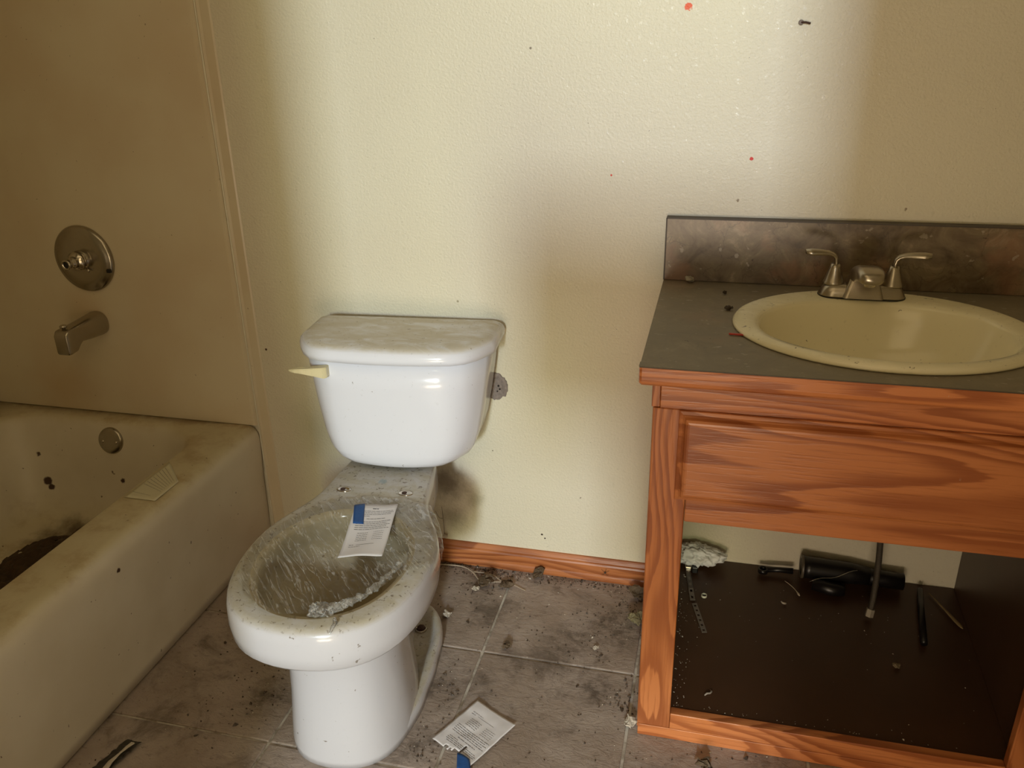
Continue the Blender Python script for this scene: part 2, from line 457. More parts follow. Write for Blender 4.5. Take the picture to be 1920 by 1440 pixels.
def loft(bm, rings, cap0=True, cap1=True, closed=True):
    vr = [[bm.verts.new(p) for p in r] for r in rings]
    n = len(rings[0])
    for a, b in zip(vr, vr[1:]):
        for i in range(n if closed else n - 1):
            j = (i + 1) % n
            bm.faces.new((a[i], a[j], b[j], b[i]))
    if cap0: bm.faces.new(vr[0][::-1])
    if cap1: bm.faces.new(vr[-1])
    return vr
def tube(bm, pts, rad, n=10, cap=True, flat=1.0):
    pts = [Vector(p) for p in pts]
    rads = rad if isinstance(rad, (list, tuple)) else [rad] * len(pts)
    rings = []; up = None
    for i, p in enumerate(pts):
        d = (pts[min(i + 1, len(pts) - 1)] - pts[max(i - 1, 0)]).normalized()
        if up is None:
            up = Vector((0, 0, 1)) if abs(d.z) < 0.9 else Vector((1, 0, 0))
        sx = d.cross(up).normalized(); up = sx.cross(d).normalized()
        rings.append([p + (sx * math.cos(a) + up * math.sin(a) * flat) * rads[i] for a in [2 * math.pi * k / n for k in range(n)]])
    loft(bm, rings, cap, cap)
    return bm
def lathe(bm, prof, origin, axis, n=32, cap0=True, cap1=True):
    """prof: (distance along axis, radius)"""
    o = Vector(origin); ax = Vector(axis).normalized()
    q = ax.to_track_quat('Z', 'Y')
    rings = []
    for h, r in prof:
        rings.append([o + ax * h + q @ Vector((math.cos(a) * r, math.sin(a) * r, 0)) for a in [2 * math.pi * k / n for k in range(n)]])
    loft(bm, rings, cap0, cap1)
    return bm
def rrect(cx, cy, hx, hy, r, z, n=14):
    out = []
    for sx, sy, a0 in ((1, 1, 0), (-1, 1, 90), (-1, -1, 180), (1, -1, 270)):
        for k in range(n + 1):
            a = math.radians(a0 + 90 * k / n)
            out.append((cx + sx * (hx - r) + r * math.cos(a), cy + sy * (hy - r) + r * math.sin(a), z))
    return out
def crumple(bm, amp, scale, seed=0):
    for v in bm.verts:
        q = v.co * scale + Vector((seed, seed * 2, 0))
        v.co += Vector((noise.noise(q), noise.noise(q + Vector((9, 0, 0))), noise.noise(q + Vector((0, 9, 0))))) * amp
def prism(bm, outline, z0, z1):
    loft(bm, [[(x, y, z0) for x, y in outline], [(x, y, z1) for x, y in outline]])
    return bm

# ------------------------------------------------------------------ room shell
CEIL = 2.42
XL, XR, YF = -0.80, 2.10, -2.30
struct(boxo('wall_back', (XL - 0.1, 0, -0.01), (XR + 0.1, 0.1, CEIL), W))
struct(boxo('wall_left', (XL - 0.1, YF - 0.1, -0.01), (XL, 0, CEIL), W2))
struct(boxo('wall_right', (XR, YF - 0.1, -0.01), (XR + 0.1, 0, CEIL), W2))
struct(boxo('ceiling', (XL - 0.1, YF - 0.1, CEIL), (XR + 0.1, 0.1, CEIL + 0.08), W2))
# front wall with the doorway behind the camera; the stepped blocker at its right jamb is added to shadow the back wall
bm = bmesh.new()
DX0, DX1, DZ = 0.675, 1.325, 2.05
box(bm, (XL, YF - 0.1, -0.01), (DX0, YF, CEIL))
box(bm, (DX1, YF - 0.1, -0.01), (XR, YF, CEIL))
box(bm, (DX0, YF - 0.1, DZ), (DX1, YF, CEIL))
box(bm, (0.965, YF - 0.1, 1.12), (DX1, YF - 0.02, 1.41))
box(bm, (1.12, YF - 0.1, 0.86), (DX1, YF - 0.02, 1.12))
struct(obj('wall_front_with_blocker', bm, W2))

# floor: grout bed with separate tiles
fl = struct(boxo('floor', (XL, YF - 0.1, -0.05), (XR, 0.0, -0.0035), GROUT))
T = 0.335; G = 0.0028
jx = [-0.03] + [0.6713 + T * k for k in range(-1, 5)]
jy = [-0.3191 + T * k for k in range(-6, 2)]
for i in range(len(jx) - 1):
    for j in range(len(jy) - 1):
        x0, x1 = max(jx[i] + G, XL), min(jx[i + 1] - G, XR)
        y0, y1 = max(jy[j] + G, YF), min(jy[j + 1] - G, -0.001)
        if x1 - x0 < 0.02 or y1 - y0 < 0.02: continue
        if x1 < -0.02: continue
        bm = bmesh.new()
        dz = random.uniform(-0.0006, 0.0006)
        box(bm, (x0, y0, -0.012), (x1, y1, dz), 0.0022, 2)
        obj('tile', bm, TILE, fl)

# oak baseboard with moulded profile
bm = bmesh.new()
prof = [(0, 0), (-0.0125, 0), (-0.0135, 0.006), (-0.0125, 0.014), (-0.0095, 0.018), (-0.0105, 0.022), (-0.0105, 0.043),
        (-0.0085, 0.047), (-0.0090, 0.052), (-0.0065, 0.059), (-0.004, 0.0625), (0, 0.0633)]
loft(bm, [[(x, y, z) for y, z in prof] for x in (0.040, 1.0225)])
struct(obj('baseboard_back', bm, OAKB))

# torn plaster hole in the wall behind the tank
bm = bmesh.new()
N = 44; rings = []
for r0, d in ((1.0, -0.0005), (0.98, -0.003), (0.8, -0.0045), (0.55, -0.0025), (0.35, -0.004), (0.12, -0.002)):
    ring = []
    for k in range(N):
        a = 2 * math.pi * k / N
        rr = r0 * (0.034 + 0.0060 * noise.noise(Vector((math.cos(a) * 3.1, math.sin(a) * 3.1, 2))) + 0.0045 * noise.noise(Vector((math.cos(a) * 13, math.sin(a) * 13, 5))))
        ring.append((0.6325 + rr * math.cos(a) * 0.82, d + 0.0015 * noise.noise(Vector((math.cos(a) * 5 * r0, math.sin(a) * 5 * r0, r0 * 9))), 0.500 + rr * math.sin(a) * 1.0))
    rings.append(ring)
loft(bm, rings)
wb = bpy.data.objects['wall_back']
hole = obj('torn_hole', bm, TORN, wb, False, 'ragged grey hole torn in the wall beside the tank')
bm = bmesh.new()
for x, z, r in ((0.640, 0.503, 0.0026), (0.643, 0.495, 0.0022), (0.637, 0.489, 0.0018)):
    lathe(bm, [(0, r), (0.001, r * 0.9)], (x, -0.0052, z), (0, -1, 0), 10)
obj('dark_pits', bm, DARKM, hole)

# ------------------------------------------------------------------ tub surround panel and its edge flange
ts = thing('tub_surround', 'cream moulded wall panel above the bathtub behind valve and spout', 'wall panel')
ZR = 0.3412
bm = bmesh.new()
prof = [(XL + 0.001, -0.0005), (XL + 0.001, -0.010), (-0.012, -0.010), (-0.006, -0.0088), (-0.002, -0.0055), (0.0, -0.0005)]
loft(bm, [[(x, y, z) for x, y in prof] for z in (ZR + 0.001, 2.05)])
obj('panel', bm, SUR, ts)
tag(boxo('tub_side_panel', (XL + 0.0005, -1.52, ZR + 0.001), (XL + 0.010, -0.0108, 2.05), SUR, None, 0.003), 'cream moulded panel on the long wall beside the bathtub', 'wall panel')
bm = bmesh.new()
prof = [(0.0005, -0.0004), (0.0008, -0.004), (0.004, -0.0052), (0.010, -0.003), (0.030, -0.0022), (0.034, -0.0004)]
loft(bm, [[(x, y, z) for x, y in prof] for z in (0.0, 2.05)])
obj('edge_flange', bm, SUR, ts)
bm = bmesh.new()
pts = [(0.0015 + 0.0004 * math.sin(z * 9), -0.0058, z) for z in [0.02 + 0.05 * k for k in range(40)]]
tube(bm, pts, [0.0022 + 0.001 * noise.noise(Vector((0, 0, p[2] * 4))) for p in pts], 8)
obj('caulk_bead', bm, CAULK, ts, True)

# ------------------------------------------------------------------ bathtub
tub = thing('bathtub', 'dirty off-white bathtub along the left wall with grime in its bottom', 'bathtub', (-0.38, -0.765, 0))
def T0(r): return [(x + 0.38, y + 0.765, z) for x, y, z in r]
bm = bmesh.new()
X0, X1, Y0, Y1 = XL + 0.002, -0.001, -1.524, -0.002
cx, cy, hx, hy = (X0 + X1) / 2, (Y0 + Y1) / 2, (X1 - X0) / 2, (Y1 - Y0) / 2
R = []
for z, ins in ((0.0, 0.018), (0.005, 0.018), (0.0055, 0.009), (0.03, 0.008), (0.20, 0.004), (0.285, 0.0), (0.305, 0.0), (0.322, 0.003), (0.333, 0.010), (0.339, 0.019), (0.3412, 0.030)):
    r = rrect(cx, cy, hx - ins, hy, 0.006 + ins * 0.2, z)
    r = [(x if x > X0 + 0.1 else X0, y, zz) for x, y, zz in r]
    R.append(r)
ix0, ix1, iy0, iy1 = -0.735, -0.108, -1.44, -0.044
for z, ins, rr in ((0.3412, 0.0, 0.13), (0.339, 0.006, 0.13), (0.332, 0.013, 0.128), (0.315, 0.020, 0.125), (0.22, 0.040, 0.12), (0.14, 0.062, 0.11), (0.09, 0.09, 0.10), (0.068, 0.125, 0.09), (0.060, 0.17, 0.07)):
    c2x, c2y = (ix0 + ix1) / 2, (iy0 + iy1) / 2
    R.append(rrect(c2x, c2y, (ix1 - ix0) / 2 - ins, (iy1 - iy0) / 2 - ins, rr, z))
loft(bm, [T0(r) for r in R], cap0=True, cap1=True)
obj('tub_shell', bm, TUB, tub, True)
# dried dirt lying in the bottom
bm = bmesh.new()
bmesh.ops.create_grid(bm, x_segments=60, y_segments=110, size=0.5)
for v in bm.verts:
    x, y = v.co.x * 0.30, v.co.y * 0.72
    d = (x / 0.135) ** 2 + (y / 0.33) ** 2
    h = 0.020 * max(0, 1 - d) + 0.022 * noise.noise(Vector((x * 24, y * 24, 1))) * max(0, 1.25 - d) + 0.014 * noise.noise(Vector((x * 70, y * 70, 3))) * max(0, 1.2 - d)
    if d > 1.2: h = -0.006
    v.co = (x - 0.055, y + 0.345, 0.0615 + h)
bmesh.ops.delete(bm, geom=[v for v in bm.verts if v.co.z < 0.0590], context='VERTS')
so = obj('dried_dirt', bm, SOIL, tub, True, 'dark brown dried dirt lying in the tub bottom'); so['kind'] = 'stuff'
# overflow plate on the sloping end wall
nrm = Vector((0.04, -0.98, 0.20)).normalized()
oc = Vector((-0.399, -0.0668, 0.289)) - tub.location
bm = bmesh.new()
lathe(bm, [(-0.012, 0.034), (0.004, 0.036), (0.008, 0.0345), (0.0105, 0.031), (0.0115, 0.022), (0.012, 0.002)], oc, nrm, 40)
ov = obj('overflow_plate', bm, CHROME, tub, True, 'round dull chrome overflow plate')
for dx in (-0.020, 0.020):
    bm = bmesh.new(); lathe(bm, [(0.010, 0.0042), (0.0128, 0.0040), (0.0135, 0.002)], oc + Vector((dx, 0, -0.002)), nrm, 14)
    obj('screw', bm, CHROME2, ov, True)

# ------------------------------------------------------------------ tub valve and spout
vl = thing('shower_valve', 'round chrome shower valve plate without its handle, on the tub wall', 'shower valve', (-0.407, -0.010, 0.762))
bm = bmesh.new()
lathe(bm, [(0, 0.082), (0.004, 0.083), (0.008, 0.081), (0.011, 0.077), (0.0125, 0.070), (0.0135, 0.069), (0.0145, 0.05), (0.015, 0.018)], (0, 0, 0), (0, -1, 0), 64)
obj('escutcheon', bm, CHROME, vl, True)
bm = bmesh.new()
lathe(bm, [(0.014, 0.024), (0.018, 0.024), (0.019, 0.022), (0.030, 0.022), (0.031, 0.0235), (0.034, 0.0235), (0.035, 0.020), (0.040, 0.018)], (0, 0, 0), (0, -1, 0), 32)
obj('collar', bm, CHROME2, vl, True)
bm = bmesh.new()
lathe(bm, [(0.040, 0.0145), (0.050, 0.0140), (0.052, 0.011), (0.062, 0.0105), (0.064, 0.0125), (0.068, 0.0125), (0.069, 0.009), (0.066, 0.0085)], (0, 0, 0), (0, -1, 0), 28)
st = obj('stem', bm, CHROME2, vl, True)
bm = bmesh.new(); lathe(bm, [(0.0655, 0.0085), (0.0663, 0.0080)], (0, 0, 0), (0, -1, 0), 20); obj('stem_socket', bm, DARKM, st)
bm = bmesh.new(); tube(bm, [(0.012, -0.016, -0.020), (0.022, -0.022, -0.026)], 0.0028, 8); obj('set_screw', bm, CHROME2, vl, True)
bm = bmesh.new(); box(bm, (0.066, -0.016, -0.030), (0.077, -0.0095, -0.022), 0.001); obj('rim_notch', bm, DARKM, vl)

sp = thing('tub_spout', 'dull chrome tub spout with diverter knob below the valve', 'faucet', (-0.408, -0.010, 0.596))
bm = bmesh.new()
def sect(yv, zc_, hw, hh, rr, tilt=0.0):
    return [(x, yv + tilt * (z - 0), z + zc_) for x, z, _ in rrect(0, 0, hw, hh, rr, 0, 5)]
loft(bm, [sect(0, 0, 0.029, 0.030, 0.026), sect(-0.010, 0, 0.030, 0.031, 0.027), sect(-0.05, 0.000, 0.026, 0.027, 0.020), sect(-0.085, 0.001, 0.022, 0.0225, 0.013),
          sect(-0.098, -0.003, 0.0205, 0.026, 0.009), sect(-0.108, -0.008, 0.020, 0.030, 0.007), sect(-0.128, -0.010, 0.0195, 0.030, 0.006), sect(-0.136, -0.014, 0.018, 0.0255, 0.006), sect(-0.138, -0.015, 0.014, 0.02, 0.006)])
obj('spout_body', bm, CHROME, sp, True)
md = bpy.data.objects['spout_body'].modifiers.new('b', 'BEVEL'); md.width = 0.0015; md.segments = 2; md.limit_method = 'ANGLE'
bm = bmesh.new(); lathe(bm, [(0, 0.0045), (0.007, 0.0045), (0.008, 0.0085), (0.012, 0.0085), (0.0135, 0.006)], (0, -0.119, 0.0185), (0, 0, 1), 20)
obj('diverter_knob', bm, CHROME2, sp, True)

# ------------------------------------------------------------------ toilet
TR = math.radians(4.8)
TO = Vector((0.4565, -0.3305, 0))
toilet = thing('toilet', 'white two-piece toilet without a seat, between bathtub and vanity', 'toilet', TO, TR)
# local axes: +X right, -Y forward. F(x, yfwd) turns forward distances into local coordinates
def F(x, yf, z): return (x, -yf, z)
def polar_outline(ctrl, c, z, n=72, sc=1.0, inset=0.0):
    """ctrl: list of (x>=0, y) for the right half from back to front; symmetric"""
    pts = [(x, y) for x, y in ctrl]
    full = pts + [(-x, y) for x, y in reversed(pts) if x > 1e-6]
    pol = sorted(((math.atan2(y - c, x) % (2 * math.pi), math.hypot(x, y - c)) for x, y in full))
    m = len(pol)
    ang = [p[0] for p in pol]; rad = [p[1] for p in pol]
    out = []
    for k in range(n):
        a = 2 * math.pi * k / n
        i = 0
        while i < m and ang[i] <= a: i += 1
        i1 = i % m; i0 = (i - 1) % m
        a0, a1 = ang[i0], ang[i1]
        if a1 <= a0: a1 += 2 * math.pi
        aa = a if a >= a0 else a + 2 * math.pi
        u = (aa - a0) / (a1 - a0)
        im, ip = (i0 - 1) % m, (i1 + 1) % m
        p0, p1, p2, p3 = rad[im], rad[i0], rad[i1], rad[ip]
        r = 0.5 * ((2 * p1) + (-p0 + p2) * u + (2 * p0 - 5 * p1 + 4 * p2 - p3) * u * u + (-p0 + 3 * p1 - 3 * p2 + p3) * u ** 3)
        out.append(r)
    for _ in range(2):
        out = [(out[i - 1] + 2 * out[i] + out[(i + 1) % n]) / 4 for i in range(n)]
    return [F((r * sc - inset) * math.cos(2 * math.pi * k / n), c + (r * sc - inset) * math.sin(2 * math.pi * k / n), z) for k, r in enumerate(out)]
RC = 0.21
rim = [(0.0, -0.235), (0.06, -0.235), (0.092, -0.228), (0.096, -0.16), (0.098, -0.09), (0.103, -0.03), (0.120, 0.03), (0.148, 0.085), (0.170, 0.14), (0.180, 0.20),
       (0.179, 0.26), (0.168, 0.32), (0.145, 0.375), (0.105, 0.418), (0.055, 0.440), (0.0, 0.446)]
inn = [(0.0, 0.085), (0.05, 0.092), (0.092, 0.125), (0.120, 0.18), (0.128, 0.235), (0.121, 0.29), (0.098, 0.345), (0.06, 0.382), (0.0, 0.396)]
under = [(0.0, -0.21), (0.05, -0.21), (0.075, -0.20), (0.080, -0.10), (0.085, 0.0), (0.112, 0.09), (0.126, 0.18), (0.122, 0.25), (0.100, 0.31), (0.060, 0.350), (0.0, 0.362)]
colm = [(0.0, -0.12), (0.030, -0.12), (0.040, -0.10), (0.042, -0.04), (0.055, 0.04), (0.092, 0.12), (0.108, 0.20), (0.102, 0.27), (0.07, 0.325), (0.0, 0.345)]
R = []
def S(ctrl, z, ins=0.0, c=RC): R.append(polar_outline(ctrl, c, z, inset=ins))
cpos = 0.16
def SC(ctrl, z, ins=0.0): R.append(polar_outline(ctrl, cpos, z, inset=ins))
SC(colm, 0.0, -0.010); SC(colm, 0.015, -0.010); SC(colm, 0.06, -0.006); SC(colm, 0.12, 0.0); SC(colm, 0.18, 0.003); SC(colm, 0.225, -0.002); SC(colm, 0.25, -0.007); SC(colm, 0.27, -0.014); SC(colm, 0.288, -0.026)
S(rim, 0.298, 0.020); S(rim, 0.303, 0.010); S(rim, 0.312, 0.003); S(rim, 0.335, 0.0); S(rim, 0.362, 0.001); S(rim, 0.376, 0.004); S(rim, 0.383, 0.010); S(rim, 0.386, 0.018)
S(inn, 0.386, -0.014)
bowl_rings = R
R = [bowl_rings[-1]]
# down into the basin
S(inn, 0.383, -0.004); S(inn, 0.374, 0.0); S(inn, 0.345, 0.0); S(inn, 0.325, -0.002); S(inn, 0.305, 0.014)
S(inn, 0.28, 0.040); S(inn, 0.255, 0.060); S(inn, 0.22, 0.074); S(inn, 0.19, 0.086); S(inn, 0.172, 0.098); S(inn, 0.168, 0.108)
basin_rings = R
bm = bmesh.new()
loft(bm, bowl_rings, True, False)
# foot plate with raised border
foot = [(0.0, -0.125), (0.05, -0.120), (0.095, -0.085), (0.116, -0.03), (0.125, 0.05), (0.128, 0.14), (0.122, 0.22), (0.100, 0.29), (0.06, 0.335), (0.0, 0.350)]
R2 = []
for z, ins in ((0.0, 0.0), (0.018, 0.0), (0.027, 0.003), (0.032, 0.009), (0.032, 0.016), (0.027, 0.024), (0.018, 0.032), (0.015, 0.045), (0.015, 0.06)):
    R2.append(polar_outline(foot, 0.12, z, inset=ins))
loft(bm, R2)
bowl = obj('bowl', bm, BOWL, toilet, True)
bm = bmesh.new(); loft(bm, basin_rings, False, True)
obj('basin', bm, BASIN, bowl, True, 'brown-stained inside of the bowl')
# seat bolt holes, floor bolts
for x in (-0.066, 0.066):
    bm = bmesh.new()
    lathe(bm, [(0.3850, 0.0160), (0.3872, 0.0155), (0.3880, 0.0130), (0.3868, 0.0110), (0.3864, 0.004)], F(x, 0.0, 0), (0, 0, 1), 24)
    for v in bm.verts: v.co.y = v.co.y * 0.62 + F(x, 0, 0)[1] * 0.38
    sb = obj('seat_bolt_hole', bm, CHROME2, toilet, True, 'shiny ringed seat bolt hole')
    bm = bmesh.new()
    lathe(bm, [(0.3863, 0.0058), (0.3872, 0.0050)], F(x - 0.003, -0.002, 0), (0, 0, 1), 16)
    obj('hole_centre', bm, RUST, sb)
for x in (-0.068, 0.068):
    bm = bmesh.new()
    lathe(bm, [(0.012, 0.0135), (0.019, 0.0130), (0.0205, 0.0115), (0.019, 0.0105)], F(x, -0.03, 0), (0, 0, 1), 24)
    fb = obj('floor_bolt', bm, CHROME2, toilet, True)
    bm = bmesh.new()
    lathe(bm, [(0.018, 0.0105), (0.023, 0.009), (0.026, 0.004)], F(x, -0.03, 0), (0, 0, 1), 18)
    crumple(bm, 0.002, 200); obj('bolt_rust', bm, RUST, fb)
# tank
def dshape(hw, yb, yf, corner, z, n=18, bow=0.026, xo=0.018):
    """flat back at forward coordinate yb, bowed front reaching yf"""
    out = []
    ys = yf - bow  # where sides end
    # back edge left->right
    out.append(F(-hw + 0.012 + xo, yb, z)); out.append(F(hw - 0.012 + xo, yb, z))
    out.append(F(hw + xo, yb + 0.012, z))
    for k in range(n + 1):
        u = k / n
        x = hw * math.cos(math.pi * u)
        # superellipse corners + bow
        e = abs(math.cos(math.pi * u))
        y = ys + bow * (1 - (e ** 2.0)) - corner * max(0, (e - 0.60) / 0.40) ** 2.6
        out.append(F(-(-x) + xo, y, z))
    out.append(F(-hw + xo, yb + 0.012, z))
    return out
bm = bmesh.new()
rr = []
for z, hw, yf, co in ((0.3935, 0.088, -0.105, 0.03), (0.3955, 0.115, -0.090, 0.035), (0.402, 0.136, -0.080, 0.04), (0.413, 0.152, -0.075, 0.045), (0.430, 0.164, -0.073, 0.048), (0.46, 0.173, -0.073, 0.05),
                      (0.52, 0.184, -0.075, 0.052), (0.58, 0.193, -0.077, 0.054), (0.642, 0.200, -0.079, 0.056)):
    rr.append(dshape(hw, -0.288 + (0.03 if z < 0.396 else 0), yf, co, z))
loft(bm, rr)
obj('tank', bm, CHINA, toilet, True)
bm = bmesh.new()
rr = []
for z, ins in ((0.640, 0.006), (0.6415, 0.0), (0.652, -0.001), (0.662, 0.002), (0.669, 0.008), (0.6725, 0.018), (0.6738, 0.034), (0.6742, 0.06)):
    rr.append(dshape(0.2135 - ins, -0.297 + ins, -0.064 - ins, 0.074 - ins * 0.3, z))
loft(bm, rr)
obj('tank_lid', bm, LIDM, toilet, True)
# flush lever
bm = bmesh.new()
def lev(x, yc, zc_, hy, hz): return [F(x, yc - hy, zc_ - hz), F(x, yc + hy, zc_ - hz), F(x, yc + hy, zc_ + hz), F(x, yc - hy, zc_ + hz)]
loft(bm, [lev(-0.106, -0.083, 0.617, 0.010, 0.0115), lev(-0.112, -0.079, 0.617, 0.011, 0.0120), lev(-0.135, -0.075, 0.619, 0.009, 0.0085), lev(-0.150, -0.070, 0.6205, 0.007, 0.0062), lev(-0.158, -0.068, 0.6225, 0.008, 0.0050), lev(-0.172, -0.066, 0.6230, 0.007, 0.0040), lev(-0.185, -0.066, 0.6222, 0.002, 0.0015)])
bmesh.ops.bevel(bm, geom=list(bm.edges), offset=0.0012, segments=2, affect='EDGES')
obj('flush_lever', bm, CREAM, toilet, False, 'small cream flush lever')

# ------------------------------------------------------------------ plastic film over the bowl
film = thing('plastic_film', 'clear crinkled plastic film stretched over the toilet bowl rim', 'plastic wrap', TO + Vector((0, 0, 0)), TR)
def interp(tab, a):
    a %= 360
    for (a0, v0), (a1, v1) in zip(tab, tab[1:]):
        if a0 <= a <= a1: return v0 + (v1 - v0) * (a - a0) / (a1 - a0)
    return tab[-1][1]
# angle (0 right, 90 front, 180 left, 270 back) -> how far out the film reaches, as a factor of the inner opening
TABR = [(0, 1.55), (12, 1.42), (22, 1.16), (35, 1.00), (55, 0.98), (75, 0.98), (95, 1.05), (115, 1.14), (140, 1.22), (165, 1.28), (185, 1.30), (215, 1.24), (240, 1.34), (262, 1.42), (285, 1.5), (310, 1.62), (335, 1.62), (360, 1.55)]
NA, NR = 220, 60
inner = polar_outline(inn, RC, 0, n=NA); outer = polar_outline(rim, RC, 0, n=NA)
bm = bmesh.new()
rows = []
for k in range(NA):
    a = 360 * k / NA
    ix, iy = inner[k][0], -inner[k][1] - RC
    ri = math.hypot(ix, iy); ro = math.hypot(outer[k][0], -outer[k][1] - RC)
    if 235 < a < 305: ro = max(ro, 0.5)
    fm = interp(TABR, a) * (1 + 0.03 * noise.noise(Vector((k * 0.15, 0, 0))))
    row = []
    for j in range(NR + 1):
        f = fm * j / NR
        r = ri * f
        x, y = r * math.cos(math.radians(a)), RC + r * math.sin(math.radians(a))
        sag = -0.012 * max(0, 1 - f * f)
        wr = 0.0022 * noise.noise(Vector((x * 26 + y * 14, y * 60 - x * 40, 0))) + 0.0016 * noise.noise(Vector((x * 90, y * 150, 4)))
        z = 0.3905 + sag + wr
        if 305 < a or a < 25: z += 0.0025 * noise.noise(Vector((x * 130, y * 130, 7))) + 0.0015
        z = max(z, 0.3868) if f > 0.93 else z
        if r > ro - 0.006:
            over = r - (ro - 0.006)
            z = 0.3885 - over * 1.15 + wr
            r2 = ro + 0.0035 + 0.003 * noise.noise(Vector((a * 0.2, over * 90, 3))) + 0.003 * min(1, over / 0.01)
            x, y = r2 * math.cos(math.radians(a)), RC + r2 * math.sin(math.radians(a))
        row.append(bm.verts.new(F(x, y, z)) if j > 0 else None)
    rows.append(row)
cv = bm.verts.new(F(0, RC, 0.3785))
for k in range(NA):
    a, b = rows[k], rows[(k + 1) % NA]
    bm.faces.new((cv, a[1], b[1]))
    for j in range(1, NR):
        bm.faces.new((a[j], a[j + 1], b[j + 1], b[j]))
obj('film_sheet', bm, FILM, film, True)
# rolled crumpled edge along the front right of the opening, with a knot and a tail
bm = bmesh.new()
pts = []; rads = []
for k in range(46):
    u = k / 45
    a = math.radians(80 - 64 * u)
    kk = int((80 - 64 * u) / 360 * NA) % NA
    rI = math.hypot(inner[kk][0], -inner[kk][1] - RC)
    r = rI * (0.97 - 0.05 * math.sin(u * math.pi)) + (0.004 * noise.noise(Vector((u * 9, 1, 1))))
    pts.append(F(r * math.cos(a), RC + r * math.sin(a), 0.388 + 0.003 * noise.noise(Vector((u * 12, 3, 1)))))
    rads.append(0.0080 * (1 - u) ** 6 + 0.0046 + 0.0022 * noise.noise(Vector((u * 22, 0, 0))))
tube(bm, pts, rads, 14)
crumple(bm, 0.0050, 95, 2); crumple(bm, 0.0020, 260, 5)
obj('rolled_edge', bm, FILM2, film)
bm = bmesh.new()
bmesh.ops.create_icosphere(bm, subdivisions=4, radius=0.016, matrix=Matrix.Translation(pts[0]) @ Matrix.Diagonal((1.25, 0.8, 0.6, 1)))
crumple(bm, 0.010, 110, 4); crumple(bm, 0.004, 300, 8)
obj('crumpled_knot', bm, FILM2, film)
bm = bmesh.new()
t0 = Vector(F(0.062, 0.405, 0.389)); tp = []
for k in range(14):
    u = k / 13
    tp.append((t0.x + 0.004 * math.sin(u * 7) + 0.003 * u, t0.y - 0.022 * min(1, u * 2.2) - 0.004 * u, t0.z + 0.001 - 0.040 * max(0, u - 0.30)))
tube(bm, tp, [0.0035 - 0.002 * k / 13 for k in range(14)], 8, flat=0.4); crumple(bm, 0.002, 220, 1)
obj('film_tail', bm, FILM2, film, True)

# ------------------------------------------------------------------ printed notices
def sheet(name, corners, mat, parent, zfun, nx=14, ny=20, thick=0.0004, notch=None, label=None):
    """corners: top-left, top-right, bottom-right, bottom-left (x, y)"""
    tl, tr, br, bl = [Vector(c) for c in corners]
    bm = bmesh.new(); g = {}
    for i in range(nx + 1):
        for j in range(ny + 1):
            u, v = i / nx, j / ny
            p = tl.lerp(tr, u).lerp(bl.lerp(br, u), v)
            g[i, j] = bm.verts.new((p.x, p.y, zfun(u, v)))
    for i in range(nx):
        for j in range(ny):
            if notch and notch((i + 0.5) / nx, (j + 0.5) / ny): continue
            bm.faces.new((g[i, j], g[i + 1, j], g[i + 1, j + 1], g[i, j + 1]))
    r = bmesh.ops.extrude_face_region(bm, geom=list(bm.faces))
    for v in r['geom']:
        if isinstance(v, bmesh.types.BMVert): v.co.z += thick
    bmesh.ops.delete(bm, geom=[v for v in bm.verts if not v.link_faces], context='VERTS')
    return obj(name, bm, mat, parent, True, label)
def print_lines(corners, lines, mat, parent, zfun, name='printed_text', lift=0.0007):
    """lines: (v, u0, u1, height, gap) small words laid as flat print"""
    tl, tr, br, bl = [Vector(c) for c in corners]
    bm = bmesh.new(); rnd = random.Random(5)
    for (v, u0, u1, hgt, word) in lines:
        u = u0
        while u < u1 - 0.005:
            wl = min(rnd.uniform(0.4, 1.3) * word, u1 - u)
            n = max(1, int(wl / 0.05))
            for s in range(n):
                ua, ub = u + wl * s / n, u + wl * (s + 1) / n
                q = []
                for uu, vv in ((ua, v), (ub, v), (ub, v + hgt), (ua, v + hgt)):
                    p = tl.lerp(tr, uu).lerp(bl.lerp(br, uu), vv)
                    q.append(bm.verts.new((p.x, p.y, zfun(uu, vv) + lift)))
                bm.faces.new(q)
            u += wl + 0.012
    return obj(name, bm, mat, parent)
# text rows shared by all three notices (head, paragraph lines, table)
ROWS = [(0.075, 0.44, 0.58, 0.014, 0.09), (0.125, 0.22, 0.93, 0.007, 0.08), (0.155, 0.18, 0.95, 0.007, 0.08), (0.185, 0.18, 0.90, 0.007, 0.08), (0.215, 0.20, 0.42, 0.007, 0.06),
        (0.265, 0.36, 0.80, 0.008, 0.08)]
ROWS += [(0.32 + 0.034 * k, 0.14, 0.94 - 0.07 * (k % 2), 0.008, 0.08) for k in range(5)]
ROWS += [(0.52 + 0.036 * k, 0.24, 0.50, 0.007, 0.06) for k in range(5)] + [(0.515 + 0.036 * k, 0.62, 0.86, 0.006, 0.03) for k in range(5)]
ROWS += [(0.745, 0.14, 0.24, 0.008, 0.05), (0.752, 0.30, 0.72, 0.004, 0.4), (0.785, 0.14, 0.40, 0.006, 0.05)]
FRAME = [(0.055, 0.07, 0.95, 0.004, 2), (0.03, 0.07, 0.075, 0.006, 1)]

